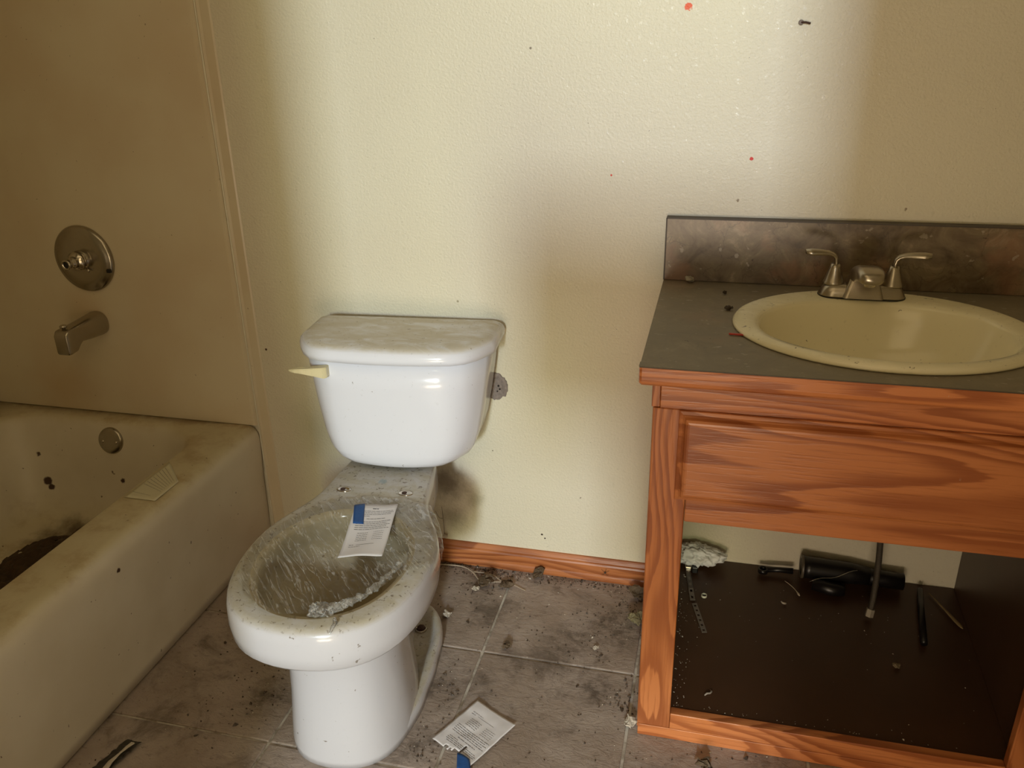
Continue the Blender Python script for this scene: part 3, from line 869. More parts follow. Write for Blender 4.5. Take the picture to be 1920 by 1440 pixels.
# on the film
nc = [(0.446, -0.402), (0.529, -0.383), (0.5605, -0.548), (0.484, -0.570)]
def nz(u, v): return 0.3945 - 0.010 * math.sin(min(1, v) * 2.2) * (0.4 + 0.6 * v) + 0.012 * max(0, v - 0.55) ** 1.5 + 0.004 * (u - 0.5) * (1 - v) + 0.0015 * math.sin(u * 6 + v * 5)
n1 = thing('paper_notice', 'white printed notice with blue tape lying on the film over the toilet', 'paper', (0, 0, 0), 0, 'printed paper notices')
sheet('notice_sheet', nc, PAPER, n1, nz)
print_lines(nc, ROWS, INK, n1, nz)
print_lines(nc, [(0.06, 0.16, 0.99, 0.0035, 2.0), (0.83, 0.08, 0.085, 0.10, 0.02)], INKL, n1, nz, 'printed_border')
tc = [(0.443, -0.401), (0.464, -0.396), (0.486, -0.457), (0.466, -0.461)]
sheet('blue_tape', tc, TAPE, n1, lambda u, v: nz(u * 0.24 + v * 0.1, v * 0.36) + 0.0014, 4, 8, label='strip of blue masking tape')

# on the floor: the tape end lies nearest the camera
fc = [(0.733, -0.630), (0.645, -0.582), (0.703, -0.467), (0.794, -0.513)]
fc = [fc[1], fc[0], fc[3], fc[2]]
def fz(u, v): return 0.0022 + 0.0022 * (1 + math.sin(u * 5 + v * 2)) * 0.6 + 0.0020 * (1 + noise.noise(Vector((u * 4, v * 5, 3)))) + 0.004 * max(0, 0.15 - v)
n2 = thing('paper_notice', 'torn crinkled white notice with blue tape lying on the floor tiles', 'paper', (0, 0, 0), 0, 'printed paper notices')
sheet('notice_sheet', fc, PAPER, n2, fz, 26, 34, notch=lambda u, v: (v < 0.07 and 0.28 < u < 0.52 and v < 0.05 * (1 + math.sin(u * 60))) or (v < 0.10 and 0.50 < u < 0.80) or (abs(u - 0.62) < 0.016 and v < 0.24))
print_lines(fc, [(a, b, c, d, e) for a, b, c, d, e in ROWS if not (a < 0.12)], INK, n2, fz, lift=0.0009)
print_lines(fc, [(0.03, 0.94, 0.943, 0.93, 0.02)], INKL, n2, fz, 'printed_border', 0.0009)
tcf = [(0.702, -0.604), (0.729, -0.614), (0.742, -0.646), (0.712, -0.640)]
sheet('blue_tape', tcf, TAPE, n2, lambda u, v: 0.0062 + 0.003 * math.sin(u * 3) * (1 - v) , 6, 6, label='folded blue masking tape')

# on the tub rim
uc = [(-0.096, -0.228), (0.001, -0.333), (-0.083, -0.398), (-0.111, -0.335)]
uc = [(-0.098, -0.232), (-0.006, -0.318), (-0.060, -0.400), (-0.118, -0.372)]
def uz(u, v):
    return ZR + 0.0012
n3 = thing('paper_notice', 'faded notice stuck flat on the near rim of the bathtub', 'paper', (0, 0, 0), 0, 'printed paper notices')
rc = [(-0.105, -0.243), (-0.030, -0.262), (-0.030, -0.392), (-0.105, -0.378)]
rc = [(-0.104, -0.225), (-0.0275, -0.300), (-0.0275, -0.372), (-0.104, -0.385)]
rc = [(-0.103, -0.232), (-0.026, -0.310), (-0.026, -0.395), (-0.103, -0.395)]
sheet('notice_sheet', rc, OLDPAPER, n3, uz, 10, 10)
print_lines(rc, [(v, 0.1, 0.85, 0.012, 0.1) for v in (0.12, 0.19, 0.26, 0.33, 0.40, 0.47, 0.54, 0.61)] + [(0.84, 0.05, 0.7, 0.01, 0.1)], INKL, n3, uz)

# ------------------------------------------------------------------ vanity cabinet
VX0, VX1, VY, VB = 1.0228, 1.722, -0.477, -0.002
cab = thing('vanity_cabinet', 'open orange oak bathroom vanity with a missing door, right of the toilet', 'cabinet', (1.372, -0.24, 0))
def c0(p): return (p[0] - 1.372, p[1] + 0.24, p[2])
def cb(name, a, b, mat, bev=0.0015, label=None, seg=2): return boxo(name, c0(a), c0(b), mat, cab, bev, seg, label)
FT = 0.019
cb('stile', (VX0 + 0.003, VY, 0.026), (1.086, VY + FT, 0.693), OAKZ, 0.002)
cb('stile', (1.662, VY, 0.026), (VX1, VY + FT, 0.693), OAKZ, 0.002)
cb('top_rail', (VX0 + 0.014, VY, 0.6935), (VX1, VY + FT, 0.744), OAKX, 0.001)
cb('end_filler', (VX0, VY + 0.003, 0.6935), (VX0 + 0.0135, VY + FT, 0.744), OAKZ, 0.001, 'dark upright filler strip')
cb('middle_rail', (1.0865, VY, 0.486), (1.6615, VY + FT, 0.545), OAKX2, 0.002)
bm = bmesh.new()
box(bm, c0((1.0865, VY, 0.0262)), c0((1.6615, VY + FT, 0.062)), 0.0015)
box(bm, c0((VX0 + 0.004, VY - 0.0005, 0.0)), c0((VX1, VY + FT, 0.0258)), 0.0012)
obj('bottom_rail', bm, OAKX3, cab)
# false drawer front: coved rim rising to a flat field
bm = bmesh.new()
x0, x1, z0, z1 = 1.068, 1.680, 0.531, 0.694
def dr(ins, y): return [c0((x0 + ins, y, z0 + ins)), c0((x1 - ins, y, z0 + ins)), c0((x1 - ins, y, z1 - ins)), c0((x0 + ins, y, z1 - ins))]
loft(bm, [dr(0, VY - 0.0003), dr(0, VY - 0.004), dr(0.001, VY - 0.0055), dr(0.006, VY - 0.007), dr(0.009, VY - 0.010), dr(0.0115, VY - 0.0155), dr(0.015, VY - 0.018), dr(0.018, VY - 0.0185)])
obj('drawer_front', bm, OAKX2, cab)
cb('end_panel', (VX0 + 0.001, VY + FT + 0.0005, 0.0), (VX0 + 0.014, VB, 0.742), OAKZ, 0.001)
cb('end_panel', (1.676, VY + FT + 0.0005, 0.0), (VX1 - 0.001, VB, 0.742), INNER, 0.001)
# cabinet bottom board, sagging forward
bm = bmesh.new()
xs0, xs1 = VX0 + 0.0145, 1.6755
def SH(y): return 0.060 + (y - (VY + FT)) / (VB - VY - FT) * 0.036
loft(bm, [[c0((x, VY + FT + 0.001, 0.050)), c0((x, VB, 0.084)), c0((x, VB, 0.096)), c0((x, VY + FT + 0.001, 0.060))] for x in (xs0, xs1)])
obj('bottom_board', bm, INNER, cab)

ct = thing('countertop', 'brown stone-look laminate countertop with oak front edge and backsplash', 'countertop', (1.372, -0.26, 0.7445))
def k0(p): return (p[0] - 1.372, p[1] + 0.26, p[2] - 0.7445)
CX0, CX1, CZ = 1.0045, 1.740, 0.7777
# slab with the sink cut-out
SC_ = (1.388, -0.271); SRX, SRY = 0.225, 0.184
bm = bmesh.new()
N = 64
def ell(z, rx, ry): return [k0((SC_[0] + rx * math.cos(2 * math.pi * k / N), SC_[1] + ry * math.sin(2 * math.pi * k / N), z)) for k in range(N)]
def rect_on(z):
    out = []
    for k in range(N):
        a = 2 * math.pi * k / N
        dx, dy = math.cos(a), math.sin(a)
        s = 1e9
        if dx > 1e-9: s = min(s, (CX1 - SC_[0]) / dx)
        if dx < -1e-9: s = min(s, (CX0 - SC_[0]) / dx)
        if dy > 1e-9: s = min(s, (-0.003 - SC_[1]) / dy)
        if dy < -1e-9: s = min(s, (-0.500 - SC_[1]) / dy)
        out.append([SC_[0] + dx * s, SC_[1] + dy * s, z])
    for cxx, cyy in ((CX0, -0.003), (CX1, -0.003), (CX0, -0.500), (CX1, -0.500)):
        i = min(range(N), key=lambda q: (out[q][0] - cxx) ** 2 + (out[q][1] - cyy) ** 2)
        out[i][0], out[i][1] = cxx, cyy
    return [k0(p) for p in out]
loft(bm, [ell(0.746, SRX, SRY), rect_on(0.746), rect_on(CZ), ell(CZ, SRX, SRY), ell(0.746, SRX, SRY)], False, False)
bmesh.ops.remove_doubles(bm, verts=bm.verts, dist=1e-5)
obj('laminate_top', bm, LAM, ct)
bm = bmesh.new()
prof = [(-0.4998, 0.0), (-0.518, 0.0), (-0.518, 0.0)]
pf = [(-0.4998, 0.7452), (-0.508, 0.7452), (-0.5135, 0.7468), (-0.517, 0.7505), (-0.518, 0.756), (-0.518, 0.7765), (-0.5172, 0.7772), (-0.4998, 0.7772)]
xsn = [(CX0 - 0.0005, 0.004), (CX0 + 0.0008, 0.0015), (CX0 + 0.004, 0.0), (CX1, 0.0)]
loft(bm, [[k0((x, y + (ins if y < -0.51 else 0), z + (ins if z < 0.75 else (0)))) for y, z in pf] for x, ins in xsn])
obj('front_edge', bm, OAKX, ct, False, 'rounded oak edge strip')
boxo('laminate_seam', k0((CX0, -0.5186, 0.7774)), k0((CX1, -0.4995, 0.7785)), simple('dark_laminate_edge', (0.07, 0.055, 0.035), 0.5), ct)
bm = bmesh.new(); box(bm, k0((CX0 - 0.001, -0.5175, 0.77852)), k0((CX1, -0.497, 0.7787)), 0); 
obj('laminate_lip', bm, LAM, ct)
bsx = boxo('backsplash', k0((CX0 + 0.001, -0.021, CZ + 0.0008)), k0((CX1, -0.001, 0.906)), LAM, ct, 0.0008)
bm = bmesh.new()
box(bm, k0((CX0 - 0.0002, -0.0222, 0.9045)), k0((CX1, -0.0008, 0.9072)))
box(bm, k0((CX0 - 0.0008, -0.0222, CZ + 0.001)), k0((CX0 + 0.0018, -0.0205, 0.906)))
obj('edge_band', bm, simple('dark_edge_band', (0.06, 0.045, 0.03), 0.5), bsx, False, 'thin dark edge band')

# ------------------------------------------------------------------ sink
snk = thing('bathroom_sink', 'oval cream drop-in sink in the stone-look countertop', 'sink', (1.388, -0.271, CZ))
def oval(cx_, cy_, rx, ry, z, n=72, e=2.0):
    out = []
    for k in range(n):
        a = 2 * math.pi * k / n
        c, s = math.cos(a), math.sin(a)
        out.append((cx_ + rx * math.copysign(abs(c) ** (2 / e), c), cy_ + ry * math.copysign(abs(s) ** (2 / e), s), z))
    return out
bm = bmesh.new()
RX, RY = 0.2455, 0.205
rs = [oval(0, 0, RX - 0.014, RY - 0.012, 0.0012), oval(0, 0, RX, RY, 0.0012), oval(0, 0, RX, RY, 0.004), oval(0, 0, RX - 0.004, RY - 0.004, 0.009), oval(0, 0, RX - 0.012, RY - 0.012, 0.0125), oval(0, 0, RX - 0.022, RY - 0.020, 0.013)]
bc = -0.022
rs += [oval(0, bc, 0.211, 0.160, 0.0120, e=2.1), oval(0, bc, 0.204, 0.153, 0.0095, e=2.15), oval(0, bc, 0.199, 0.1485, 0.003, e=2.2), oval(0, bc, 0.192, 0.142, -0.02, e=2.2), oval(0, bc, 0.178, 0.130, -0.06, e=2.2),
       oval(0, bc, 0.150, 0.115, -0.095, e=2.1), oval(0, bc, 0.105, 0.08, -0.118), oval(0, bc, 0.05, 0.045, -0.126), oval(0, bc, 0.024, 0.024, -0.129)]
loft(bm, rs, False, True)
obj('basin', bm, SINKM, snk, True)
bm = bmesh.new(); lathe(bm, [(-0.129, 0.024), (-0.1265, 0.022), (-0.128, 0.012)], (0, bc, 0), (0, 0, 1), 24); obj('drain_ring', bm, CHROME, snk, True)

fa = thing('sink_faucet', 'brushed nickel two-handle faucet on the back of the sink', 'faucet', (1.374, -0.112, CZ + 0.0128))
# base plate
bm = bmesh.new()
def fb_(hx, hy, z, r=0.02, cyy=0.0): return rrect(0, cyy, hx, hy, min(r, hy - 0.001), z, 8)
loft(bm, [fb_(0.076, 0.026, 0.0, 0.025), fb_(0.076, 0.026, 0.003, 0.025), fb_(0.072, 0.0235, 0.012, 0.023), fb_(0.066, 0.019, 0.021, 0.0185), fb_(0.060, 0.014, 0.023, 0.013)])
obj('base_plate', bm, NICKEL, fa, True)
bm = bmesh.new(); loft(bm, [fb_(0.077, 0.027, -0.001, 0.026), fb_(0.077, 0.027, 0.0014, 0.026)]); obj('gasket', bm, BLACKP, fa)
# spout: wedge rising from the base towards the basin, with a hooded end
bm = bmesh.new()
def fs(cyy, zc_, hw, hh, r=0.006, lean=0.0): return [(x, cyy + lean * z, zc_ + z) for x, z, _ in rrect(0, 0, hw, hh, min(r, hh - 0.0005), 0, 5)]
loft(bm, [fs(0.018, 0.022, 0.020, 0.020, 0.010), fs(0.004, 0.034, 0.024, 0.021, 0.012), fs(-0.020, 0.046, 0.0245, 0.017, 0.012), fs(-0.046, 0.054, 0.0245, 0.0145, 0.012), fs(-0.070, 0.057, 0.0240, 0.0125, 0.011), fs(-0.088, 0.056, 0.0205, 0.0105, 0.009), fs(-0.096, 0.054, 0.0120, 0.007, 0.006)])
spt = obj('spout', bm, NICKEL, fa, True)
bm = bmesh.new()
loft(bm, [fb_(0.036, 0.029, 0.002, 0.008, -0.003), fb_(0.031, 0.024, 0.018, 0.008, -0.002), fb_(0.023, 0.015, 0.040, 0.008, -0.002)])
obj('spout_base', bm, NICKEL, fa, False)
bm = bmesh.new(); lathe(bm, [(0.052, 0.0105), (0.040, 0.0105), (0.0385, 0.0095)], (0, -0.073, 0), (0, 0, 1), 24); obj('aerator', bm, CHROME2, spt, True)
def handle(s):
    bm = bmesh.new()
    lathe(bm, [(0.021, 0.0195), (0.024, 0.0195), (0.027, 0.0175), (0.042, 0.0130), (0.052, 0.0095), (0.058, 0.0080)], (s * 0.051, 0.002, 0), (0, 0, 1), 24)
    h = obj('handle', bm, NICKEL, fa, True)
    bm = bmesh.new()
    pp = [(s * 0.051, 0.002, 0.050), (s * 0.0505, 0.0015, 0.062), (s * 0.052, 0.0, 0.071), (s * 0.057, -0.001, 0.076), (s * 0.066, -0.004, 0.0795), (s * 0.080, -0.008, 0.081), (s * 0.096, -0.012, 0.082), (s * 0.107, -0.015, 0.083)]
    tube(bm, pp, [0.0085, 0.0078, 0.0070, 0.0066, 0.0070, 0.0082, 0.0088, 0.0060], 14, True, 0.55)
    obj('lever', bm, NICKEL, h, True)
handle(-1); handle(1)

# small things on the countertop
bm = bmesh.new(); box(bm, (-0.018, -0.0022, 0), (0.018, 0.0022, 0.0025), 0.0006)
ro = obj('red_strip', bm, RED); ro.location = (1.155, -0.345, CZ + 0.0012); ro.rotation_euler = (0, 0, -0.06)
tag(ro, 'thin red plastic strip lying on the countertop left of the sink', 'plastic strip')
def chip(name, loc, r, mat, label, cat, seed, flat=0.5, group=None, amp=0.5):
    bm = bmesh.new()
    bmesh.ops.create_icosphere(bm, subdivisions=3, radius=r)
    for v in bm.verts: v.co.z *= flat
    crumple(bm, r * amp, 1.1 / r, seed); crumple(bm, r * amp * 0.5, 3.0 / r, seed + 3)
    mn = min(v.co.z for v in bm.verts)
    for v in bm.verts: v.co.z -= mn
    o = obj(name, bm, mat); o.location = loc
    return tag(o, label, cat, group)
chip('putty_lump', (1.058, -0.034, CZ + 0.0005), 0.0095, simple('putty', (0.34, 0.29, 0.20), 0.6), 'small putty lump on the countertop at the left foot of the backsplash', 'putty', 3, 0.5)
chip('dead_insect', (1.136, -0.205, CZ + 0.0005), 0.0062, GRIT, 'dark dead insect on the countertop beside the sink left edge', 'insect', 5, 0.5, amp=0.9)
chip('dirt_crumb', (1.128, -0.105, CZ + 0.0005), 0.0036, GRIT, 'tiny dark crumb on the countertop near the backsplash, left of the sink', 'crumb', 6, 0.5, amp=0.9)

# ------------------------------------------------------------------ things inside the cabinet
# crumpled white film bundle
bm = bmesh.new()
bmesh.ops.create_icosphere(bm, subdivisions=5, radius=1.0, matrix=Matrix.Diagonal((0.062, 0.024, 0.024, 1)))
for v in bm.verts:
    d = v.co.copy(); q = Vector((d.x * 55, d.y * 55, d.z * 55))
    n = abs(noise.noise(q)) + 0.5 * abs(noise.noise(q * 2.1 + Vector((5, 1, 2)))) + 0.45 * abs(noise.noise(q * 4.2))
    v.co += d.normalized() * (0.010 - 0.018 * n) 
    t = (d.x + 0.062) / 0.124
    v.co.z = v.co.z * (1.15 - 0.45 * t) 
mn = min(v.co.z for v in bm.verts)
for v in bm.verts: v.co.z -= mn
o = obj('crumpled_wrapper', bm, CRUMP, None, True); o.location = (1.118, -0.036, 0.0975); o.rotation_euler = (0, 0.02, 0.02)
tag(o, 'crumpled white plastic wrapper behind the left stile inside the cabinet', 'plastic wrapper')
# perforated strap with buckle
stp = thing('perforated_strap', 'dark perforated metal strap with buckle on the cabinet floor', 'strap', (1.10, -0.10, 0))
def ladder(p0, p1, w_, n, closed_from=0.0, thk=0.0012, name='strap_band'):
    p0, p1 = Vector(p0), Vector(p1); d = (p1 - p0); L = d.length; d.normalize()
    s = Vector((-d.y, d.x, 0)).normalized(); upv = Vector((0, 0, 1))
    bm = bmesh.new()
    def q(a, b, c, e):
        cs = [p0 + d * a + s * c, p0 + d * b + s * c, p0 + d * b + s * e, p0 + d * a + s * e]
        loft(bm, [cs, [v + upv * thk for v in cs]])
    q(0, L, -w_, -w_ * 0.45); q(0, L, w_ * 0.45, w_)
    for k in range(n + 1):
        a = L * k / n
        q(max(0, a - L / n * 0.28), min(L, a + L / n * 0.28), -w_ * 0.46, w_ * 0.46)
    if closed_from: q(0, L * closed_from, -w_, w_)
    return obj(name, bm, simple('dull_steel', (0.22, 0.19, 0.17), 0.35, 0.5), stp)
ladder((-0.003, 0.045, SH(-0.05) + 0.004), (0.013, -0.055, SH(-0.15) + 0.003), 0.0055, 5, 0.62)
ladder((0.017, -0.062, SH(-0.16) + 0.001), (0.042, -0.148, SH(-0.245) + 0.001), 0.0055, 6)
bm = bmesh.new(); box(bm, (-0.0095, 0.040, SH(-0.05) + 0.004), (0.0055, 0.058, SH(-0.05) + 0.015), 0.002); obj('buckle', bm, CHROME2, stp, False, 'shiny buckle block')
bm = bmesh.new(); box(bm, (0.0060, 0.038, SH(-0.05) + 0.001), (0.020, 0.056, SH(-0.05) + 0.017), 0.002); obj('buckle_side', bm, BLACKP, stp)
# white ring
bm = bmesh.new()
lathe(bm, [(0, 0.0062), (0.005, 0.0062), (0.005, 0.0048), (0, 0.0048), (0, 0.0062)], (0, 0, 0), (0, 0, 1), 24, False, False)
o = obj('plastic_ring', bm, simple('white_plastic', (0.6, 0.58, 0.45), 0.4), None, True); o.location = (1.137, -0.135, SH(-0.135) + 0.0012); o.rotation_euler = (0.08, 0, 0)
tag(o, 'small white plastic ring on the cabinet floor beside the strap', 'ring')
# curled chip
bm = bmesh.new()
tube(bm, [(0.006 * math.cos(a), 0.006 * math.sin(a), 0.001 + 0.0015 * k) for k, a in enumerate([0.2, -0.5, -1.2, -1.9, -2.5])], [0.0015, 0.0022, 0.0024, 0.002, 0.001], 8)
o = obj('curled_scrap', bm, simple('pale_scrap', (0.5, 0.45, 0.36), 0.5), None, True); o.location = (1.306, -0.125, SH(-0.125) + 0.002)
tag(o, 'pale curled scrap on the cabinet floor in front of the black tube', 'scrap')
# black tube with a pale ringed open end
tb = thing('black_tube', 'black plastic drain tube lying along the wall at the back of the cabinet', 'pipe', (1.35, -0.038, 0.125))
bm = bmesh.new()
tube(bm, [(0.0, 0, 0.006), (0.012, 0.0, 0.006), (0.10, 0.005, 0.0), (0.14, 0.006, -0.003)], [0.0255, 0.0245, 0.024, 0.020], 24); 
obj('tube_body', bm, BLACKP, tb, True)
bm = bmesh.new(); tube(bm, [(0.13, 0.006, -0.003), (0.155, 0.005, -0.004), (0.212, 0.004, -0.0055)], [0.019, 0.0185, 0.0185], 20); obj('narrow_end', bm, BLACKP, tb, True)
bm = bmesh.new(); lathe(bm, [(0.0, 0.026), (-0.004, 0.0265), (-0.006, 0.024), (-0.0045, 0.019)], (0.0, 0, 0.006), (1, 0, 0), 32, False, False)
ring_ = obj('open_end_ring', bm, simple('grey_ring', (0.10, 0.085, 0.06), 0.4), tb, True, 'grey ringed open end')
bm = bmesh.new(); lathe(bm, [(-0.0015, 0.0205), (-0.0012, 0.0100)], (0.0, 0, 0.006), (1, 0, 0), 24); obj('tube_bore', bm, RUST, tb)
bm = bmesh.new(); tube(bm, [(0.02, -0.030, -0.015), (0.06, -0.038, -0.019), (0.085, -0.036, -0.019)], [0.014, 0.0145, 0.013], 18)
o = obj('trap_elbow', bm, BLACKP, None, True); o.location = (1.35, -0.038, 0.125); tag(o, 'short black pipe piece lying in front of the black drain tube', 'pipe')
# black fitting with ring to the left
bf = thing('black_pull_handle', 'small black fitting with a ring end left of the black tube', 'fitting', (1.265, -0.035, 0.101))
bm = bmesh.new(); lathe(bm, [(0, 0.011), (0.010, 0.011), (0.010, 0.008), (0, 0.008)], (0, 0, 0.0005), (0, 0, 1), 20, True, False); obj('ring_end', bm, BLACKP, bf, True)
bm = bmesh.new(); tube(bm, [(0.008, 0.004, 0.006), (0.035, 0.006, 0.008), (0.066, 0.004, 0.010)], [0.007, 0.006, 0.007], 12); obj('shank', bm, BLACKP, bf, True)
# cotton swab-like wire
bm = bmesh.new()
q0 = Vector((1.312, -0.060, 0.101)); q1 = Vector((1.342, -0.098, 0.0925))
pp = [q0.lerp(q1, k / 10) + Vector((0.003 * math.sin(k * 0.3), 0.003 * math.sin(k * 0.3), 0.001)) for k in range(11)]
tube(bm, pp, [0.0007] * 8 + [0.0014, 0.0026, 0.0012], 8)
o = obj('wire_with_bead', bm, simple('pale_wire', (0.5, 0.44, 0.33), 0.5), None, True); tag(o, 'thin pale wire with beaded end in front of the black tube', 'wire')
bm = bmesh.new()
pp = [Vector((1.362, -0.075, 0.118)) + Vector((0.009 * k, 0.002 * k, 0.0035 * math.sin(k * 0.8) + 0.0025 * k)) for k in range(12)]
tube(bm, pp, 0.0007, 6)
o = obj('loose_wire', bm, simple('silver_wire', (0.4, 0.37, 0.3), 0.3, 0.8), None, True); tag(o, 'thin curly silver wire over the front of the black tube', 'wire')
# braided supply hose hanging from the faucet
hs = thing('supply_hose', 'dark braided water supply hose hanging down inside the cabinet', 'hose', (1.45, -0.11, 0.64))
bm = bmesh.new()
hp = [(-0.02, 0.02, 0.06), (0.0, 0.015, -0.05), (0.020, 0.006, -0.20), (0.030, -0.002, -0.34), (0.036, -0.006, -0.43), (0.036, -0.014, -0.50), (0.032, -0.026, -0.532)]
def smooth(pts, n=8):
    out = []; P_ = [Vector(p) for p in pts]
    for i in range(len(P_) - 1):
        a, b, c, d = P_[max(0, i - 1)], P_[i], P_[i + 1], P_[min(len(P_) - 1, i + 2)]
        for k in range(n):
            u = k / n
            out.append(0.5 * ((2 * b) + (-a + c) * u + (2 * a - 5 * b + 4 * c - d) * u * u + (-a + 3 * b - 3 * c + d) * u ** 3))
    out.append(P_[-1]); return out
tube(bm, smooth(hp), 0.0063, 14)
obj('braided_hose', bm, BRAID, hs, True)
bm = bmesh.new(); tube(bm, [(0.0325, -0.025, -0.530), (0.0300, -0.030, -0.546)], 0.0088, 6); obj('hose_nut', bm, simple('pale_nut', (0.42, 0.38, 0.30), 0.4, 0.3), hs, False, 'pale hexagonal nut')
# black rod and stick
bm = bmesh.new()
tube(bm, [(1.600, -0.030, 0.1015), (1.590, -0.10, 0.0965), (1.578, -0.200, 0.0890)], [0.0062, 0.0068, 0.0072], 16)
o = obj('black_rod', bm, BLACKP, None, True); tag(o, 'short matt black rod lying on the cabinet floor at right', 'rod')
bm = bmesh.new()
tube(bm, [(1.618, -0.035, 0.0985), (1.640, -0.085, 0.0960), (1.655, -0.118, 0.0935), (1.661, -0.131, 0.0925), (1.664, -0.138, 0.0915)], [0.0015, 0.003, 0.0046, 0.0042, 0.001], 10, True, 0.5)
o = obj('wooden_stick', bm, WOODS, None, True); tag(o, 'dull tan pointed wooden stick right of the black rod', 'stick')
chip('plaster_crumb', (1.515, -0.270, SH(-0.27) + 0.0008), 0.0075, simple('dull_crumb', (0.22, 0.17, 0.10), 0.8), 'dull tan crumb in the middle of the cabinet floor', 'crumb', 15, 0.4)
bm = bmesh.new()
tube(bm, [(0, 0, 0.001), (0.004, 0.004, 0.003), (0.010, 0.006, 0.003), (0.013, 0.012, 0.002), (0.010, 0.018, 0.001)], [0.0012, 0.002, 0.0018, 0.002, 0.001], 8)
o = obj('curled_peel', bm, simple('grey_peel', (0.30, 0.26, 0.22), 0.5), None, True); o.location = (1.148, -0.418, SH(-0.418) + 0.001)
tag(o, 'curled grey peel on the cabinet floor near the bottom rail', 'scrap')

# ------------------------------------------------------------------ litter on the floor
stem = thing('dry_plant_stem', 'long pale dry plant stem with a thin branch along the baseboard', 'plant stem', (0.595, -0.055, 0.0))
def smooth_line(name, pts, r, mat, par, r1=None):
    bm = bmesh.new(); s = smooth([Vector(p) - par.location for p in pts], 6)
    tube(bm, s, [r + ((r1 or r) - r) * k / (len(s) - 1) for k in range(len(s))], 7)
    return obj(name, bm, mat, par, True)
smooth_line('main_stem', [(0.474, -0.034, 0.006), (0.537, -0.033, 0.008), (0.572, -0.052, 0.009), (0.604, -0.080, 0.006), (0.664, -0.072, 0.006), (0.716, -0.090, 0.003)], 0.0017, TWIG, stem, 0.0010)
smooth_line('side_branch', [(0.572, -0.050, 0.009), (0.62, -0.052, 0.010), (0.645, -0.066, 0.007), (0.66, -0.074, 0.004)], 0.0010, TWIG, stem)
chip('dead_leaf', (0.618, -0.088, 0.001), 0.017, LEAF, 'clump of dark dead leaves under the dry stem by the baseboard', 'leaf', 21, 0.35, amp=0.9)
chip('leaf_curl', (0.667, -0.080, 0.001), 0.014, LEAF, 'curled brown leaf at the right end of the dry stem', 'leaf', 22, 0.35, amp=0.9)
chip('pale_flake', (0.597, -0.113, 0.001), 0.008, LEAFP, 'pale flake below the dead leaves under the dry stem', 'flake', 23, 0.3, amp=0.9)
chip('white_crumb', (0.559, -0.222, 0.001), 0.0085, LEAFP, 'whitish crumb on the tile right behind the toilet foot', 'crumb', 24, 0.6, amp=0.9)
chip('leaf_heap', (0.735, -0.030, 0.001), 0.012, LEAF, 'dark crumbled leaf against the middle of the baseboard', 'leaf', 25, 0.5, amp=0.9)
chip('crumpled_leaf', (0.990, -0.060, 0.001), 0.017, LEAF, 'dark dead leaf where baseboard meets the vanity', 'leaf', 26, 0.6, amp=0.9)
chip('dry_moss', (0.990, -0.150, 0.001), 0.015, simple('pale_moss', (0.20, 0.17, 0.09), 0.8, 0, 0.5, 200, 0.5), 'yellowish dry moss clump against the vanity side', 'moss', 27, 0.5, amp=1.0)
chip('folded_leaf', (0.722, -0.296, 0.001), 0.0085, LEAF, 'small folded leaf just above the tile joint right of the toilet', 'leaf', 28, 0.5, amp=1.0)
chip('shell_bit', (0.914, -0.258, 0.001), 0.0050, LEAFP, 'pale shell bit on the tile joint left of vanity', 'crumb', 29, 0.6, amp=1.0)
chip('grey_lint', (1.012, -0.462, 0.001), 0.010, LEAFP, 'grey lint at the lower left corner of the vanity', 'lint', 30, 0.5, amp=1.0)
chip('dark_leaf_bit', (1.155, -0.535, 0.001), 0.013, LEAF, 'dark leaf bit on the floor in front of the vanity bottom rail', 'leaf', 31, 0.3, amp=1.0)
# bent clip on the floor beside the tub
cl = thing('torn_wrapper', 'dark torn wrapper with shiny scrap on the floor beside the bathtub', 'wrapper', (0.072, -0.752, 0.001))
bm = bmesh.new()
bmesh.ops.create_grid(bm, x_segments=18, y_segments=26, size=1.0)
for v in bm.verts:
    x, y = v.co.x * 0.016, v.co.y * 0.038
    v.co = (x + y * 0.25 + 0.004 * noise.noise(Vector((y * 90, 1, 1))), y, 0.004 + 0.005 * abs(noise.noise(Vector((x * 70, y * 70, 2)))))
r = bmesh.ops.extrude_face_region(bm, geom=list(bm.faces))
for v in r['geom']:
    if isinstance(v, bmesh.types.BMVert): v.co.z += 0.0006
obj('wrapper_sheet', bm, simple('dark_wrapper', (0.03, 0.024, 0.016), 0.3), cl, True)
bm = bmesh.new(); tube(bm, [(0.004, -0.036, 0.010), (0.003, -0.02, 0.012), (0.008, 0.0, 0.012), (0.012, 0.016, 0.012), (0.016, 0.028, 0.011)], [0.006, 0.005, 0.0025, 0.003, 0.0045], 10, True, 0.35); crumple(bm, 0.002, 200, 3)
obj('shiny_scrap', bm, LEAFP, cl, False, 'pale shiny scrap')

# uncountable grit over the floor, the cabinet board and the toilet deck
def grit(name, n, area_fn, mat, smin, smax, label, seed):
    rnd = random.Random(seed); bm = bmesh.new()
    for _ in range(n):
        x, y, z = area_fn(rnd)
        s = rnd.uniform(smin, smax) * (1 if rnd.random() < 0.93 else 1.9)
        a = rnd.uniform(0, 6.28)
        vs_ = []
        for k in range(5):
            rr_ = s * rnd.uniform(0.5, 1.2) * (1.0 if k % 2 else 0.6)
            vs_.append(Vector((x + rr_ * math.cos(a + k * 1.256), y + rr_ * math.sin(a + k * 1.256), z)))
        top = bm.verts.new((x, y, z + s * rnd.uniform(0.4, 1.0)))
        vv = [bm.verts.new(v) for v in vs_]
        for k in range(5): bm.faces.new((vv[k], vv[(k + 1) % 5], top))
        bm.faces.new(vv[::-1])
    o = obj(name, bm, mat)
    return tag(o, label, 'litter', None, 'stuff')
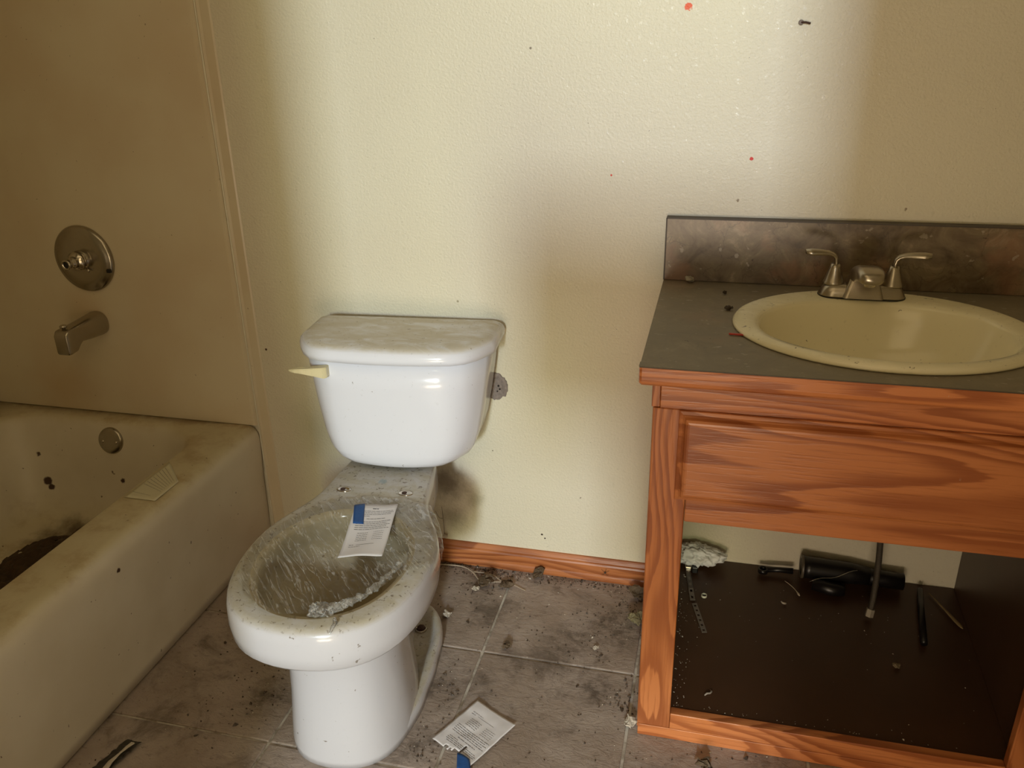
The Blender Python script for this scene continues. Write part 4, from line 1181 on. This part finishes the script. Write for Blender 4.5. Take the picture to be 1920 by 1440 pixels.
def fl_area(r):
    while True:
        if r.random() < 0.30:
            x, y = r.uniform(0.45, 1.0), -0.016 - abs(r.gauss(0, 0.018))
        elif r.random() < 0.4:
            cx_, cy_, s_ = r.choice([(0.60, -0.44, 0.035), (0.93, -0.16, 0.05), (0.62, -0.60, 0.04), (0.98, -0.10, 0.02), (0.60, -0.09, 0.035), (0.28, -0.55, 0.05), (1.1, -0.60, 0.06), (0.9, -0.25, 0.06), (0.99, -0.40, 0.02)])
            x, y = r.gauss(cx_, s_), r.gauss(cy_, s_)
        else:
            x, y = r.uniform(0.02, 1.6), r.uniform(-0.95, -0.02)
        if y > -0.015 or x < 0.01: continue
        if x > 1.02 and y > -0.48: continue
        lx, ly = x - TO.x, y - TO.y
        if abs(lx) < 0.15 and -0.36 < ly < 0.13: continue
        return x, y, 0.0004
grit('floor_litter', 1500, fl_area, GRIT, 0.0010, 0.0038, 'dark crumbs and bits of litter strewn over the floor tiles', 3)
grit('pale_grit', 190, fl_area, LEAFP, 0.0008, 0.0026, 'pale flakes and grains scattered over the floor tiles', 5)
def sh_area(r):
    if r.random() < 0.5:
        x = 1.045 + abs(r.gauss(0, 0.016)) + 0.04; y = r.uniform(-0.455, -0.05)
    elif r.random() < 0.4:
        x = r.uniform(1.09, 1.6); y = -0.452 + abs(r.gauss(0, 0.004))
    else:
        x, y = r.uniform(1.09, 1.66), r.uniform(-0.455, -0.03)
    return x, y, SH(y) + 0.0003
grit('cabinet_grit', 170, sh_area, LEAFP, 0.0006, 0.0017, 'pale grit scattered over the cabinet floor board', 9)

# cobweb strand with a caught flake, hanging on the wall right of the toilet
cw = thing('cobweb_strand', 'thin cobweb strand with caught flake on the wall above the baseboard', 'cobweb', (0.49, -0.012, 0.09))
bm = bmesh.new(); tube(bm, [(-0.004, 0.0, 0.075), (-0.001, -0.002, 0.03), (0.0, -0.003, -0.004)], 0.0005, 5); tube(bm, [(-0.022, 0.0, 0.06), (-0.012, -0.002, 0.042), (-0.002, -0.001, 0.042)], 0.0005, 5)
obj('strand', bm, GRIT, cw)
bm = bmesh.new(); bmesh.ops.create_icosphere(bm, subdivisions=2, radius=0.0055, matrix=Matrix.Translation((0.002, -0.003, -0.010))); crumple(bm, 0.005, 200, 2); obj('flake', bm, LEAFP, cw)
# cable end poking out of the wall, high up
an = thing('wall_anchor', 'small bent metal hook stuck in the wall near the top edge', 'hook', (1.228, -0.001, 1.262))
bm = bmesh.new(); lathe(bm, [(0, 0.0045), (0.004, 0.0045), (0.006, 0.003)], (-0.004, 0, 0), (0, -1, 0), 16); obj('anchor_plug', bm, TORN, an, True)
bm = bmesh.new(); tube(bm, [(-0.004, -0.005, 0), (0.004, -0.007, 0.000), (0.012, -0.006, -0.002)], 0.0018, 8); obj('bent_nail', bm, RUST, an, True)

# dead spider on the baseboard
spd = thing('dead_spider', 'tiny dark dead spider clinging to the middle of the orange baseboard', 'spider', (0.900, -0.0135, 0.030))
bm = bmesh.new(); bmesh.ops.create_icosphere(bm, subdivisions=2, radius=0.0026, matrix=Matrix.Translation((0, -0.001, 0))); obj('body', bm, GRIT, spd, True)
for k, (dx, dz) in enumerate(((-0.009, 0.008), (0.010, 0.007), (-0.008, -0.007), (0.008, -0.006), (0.003, 0.011))):
    bm = bmesh.new(); tube(bm, [(0, -0.001, 0), (dx * 0.5, -0.004, dz * 0.7), (dx, -0.001, dz)], 0.0004, 5); obj('leg', bm, GRIT, spd)
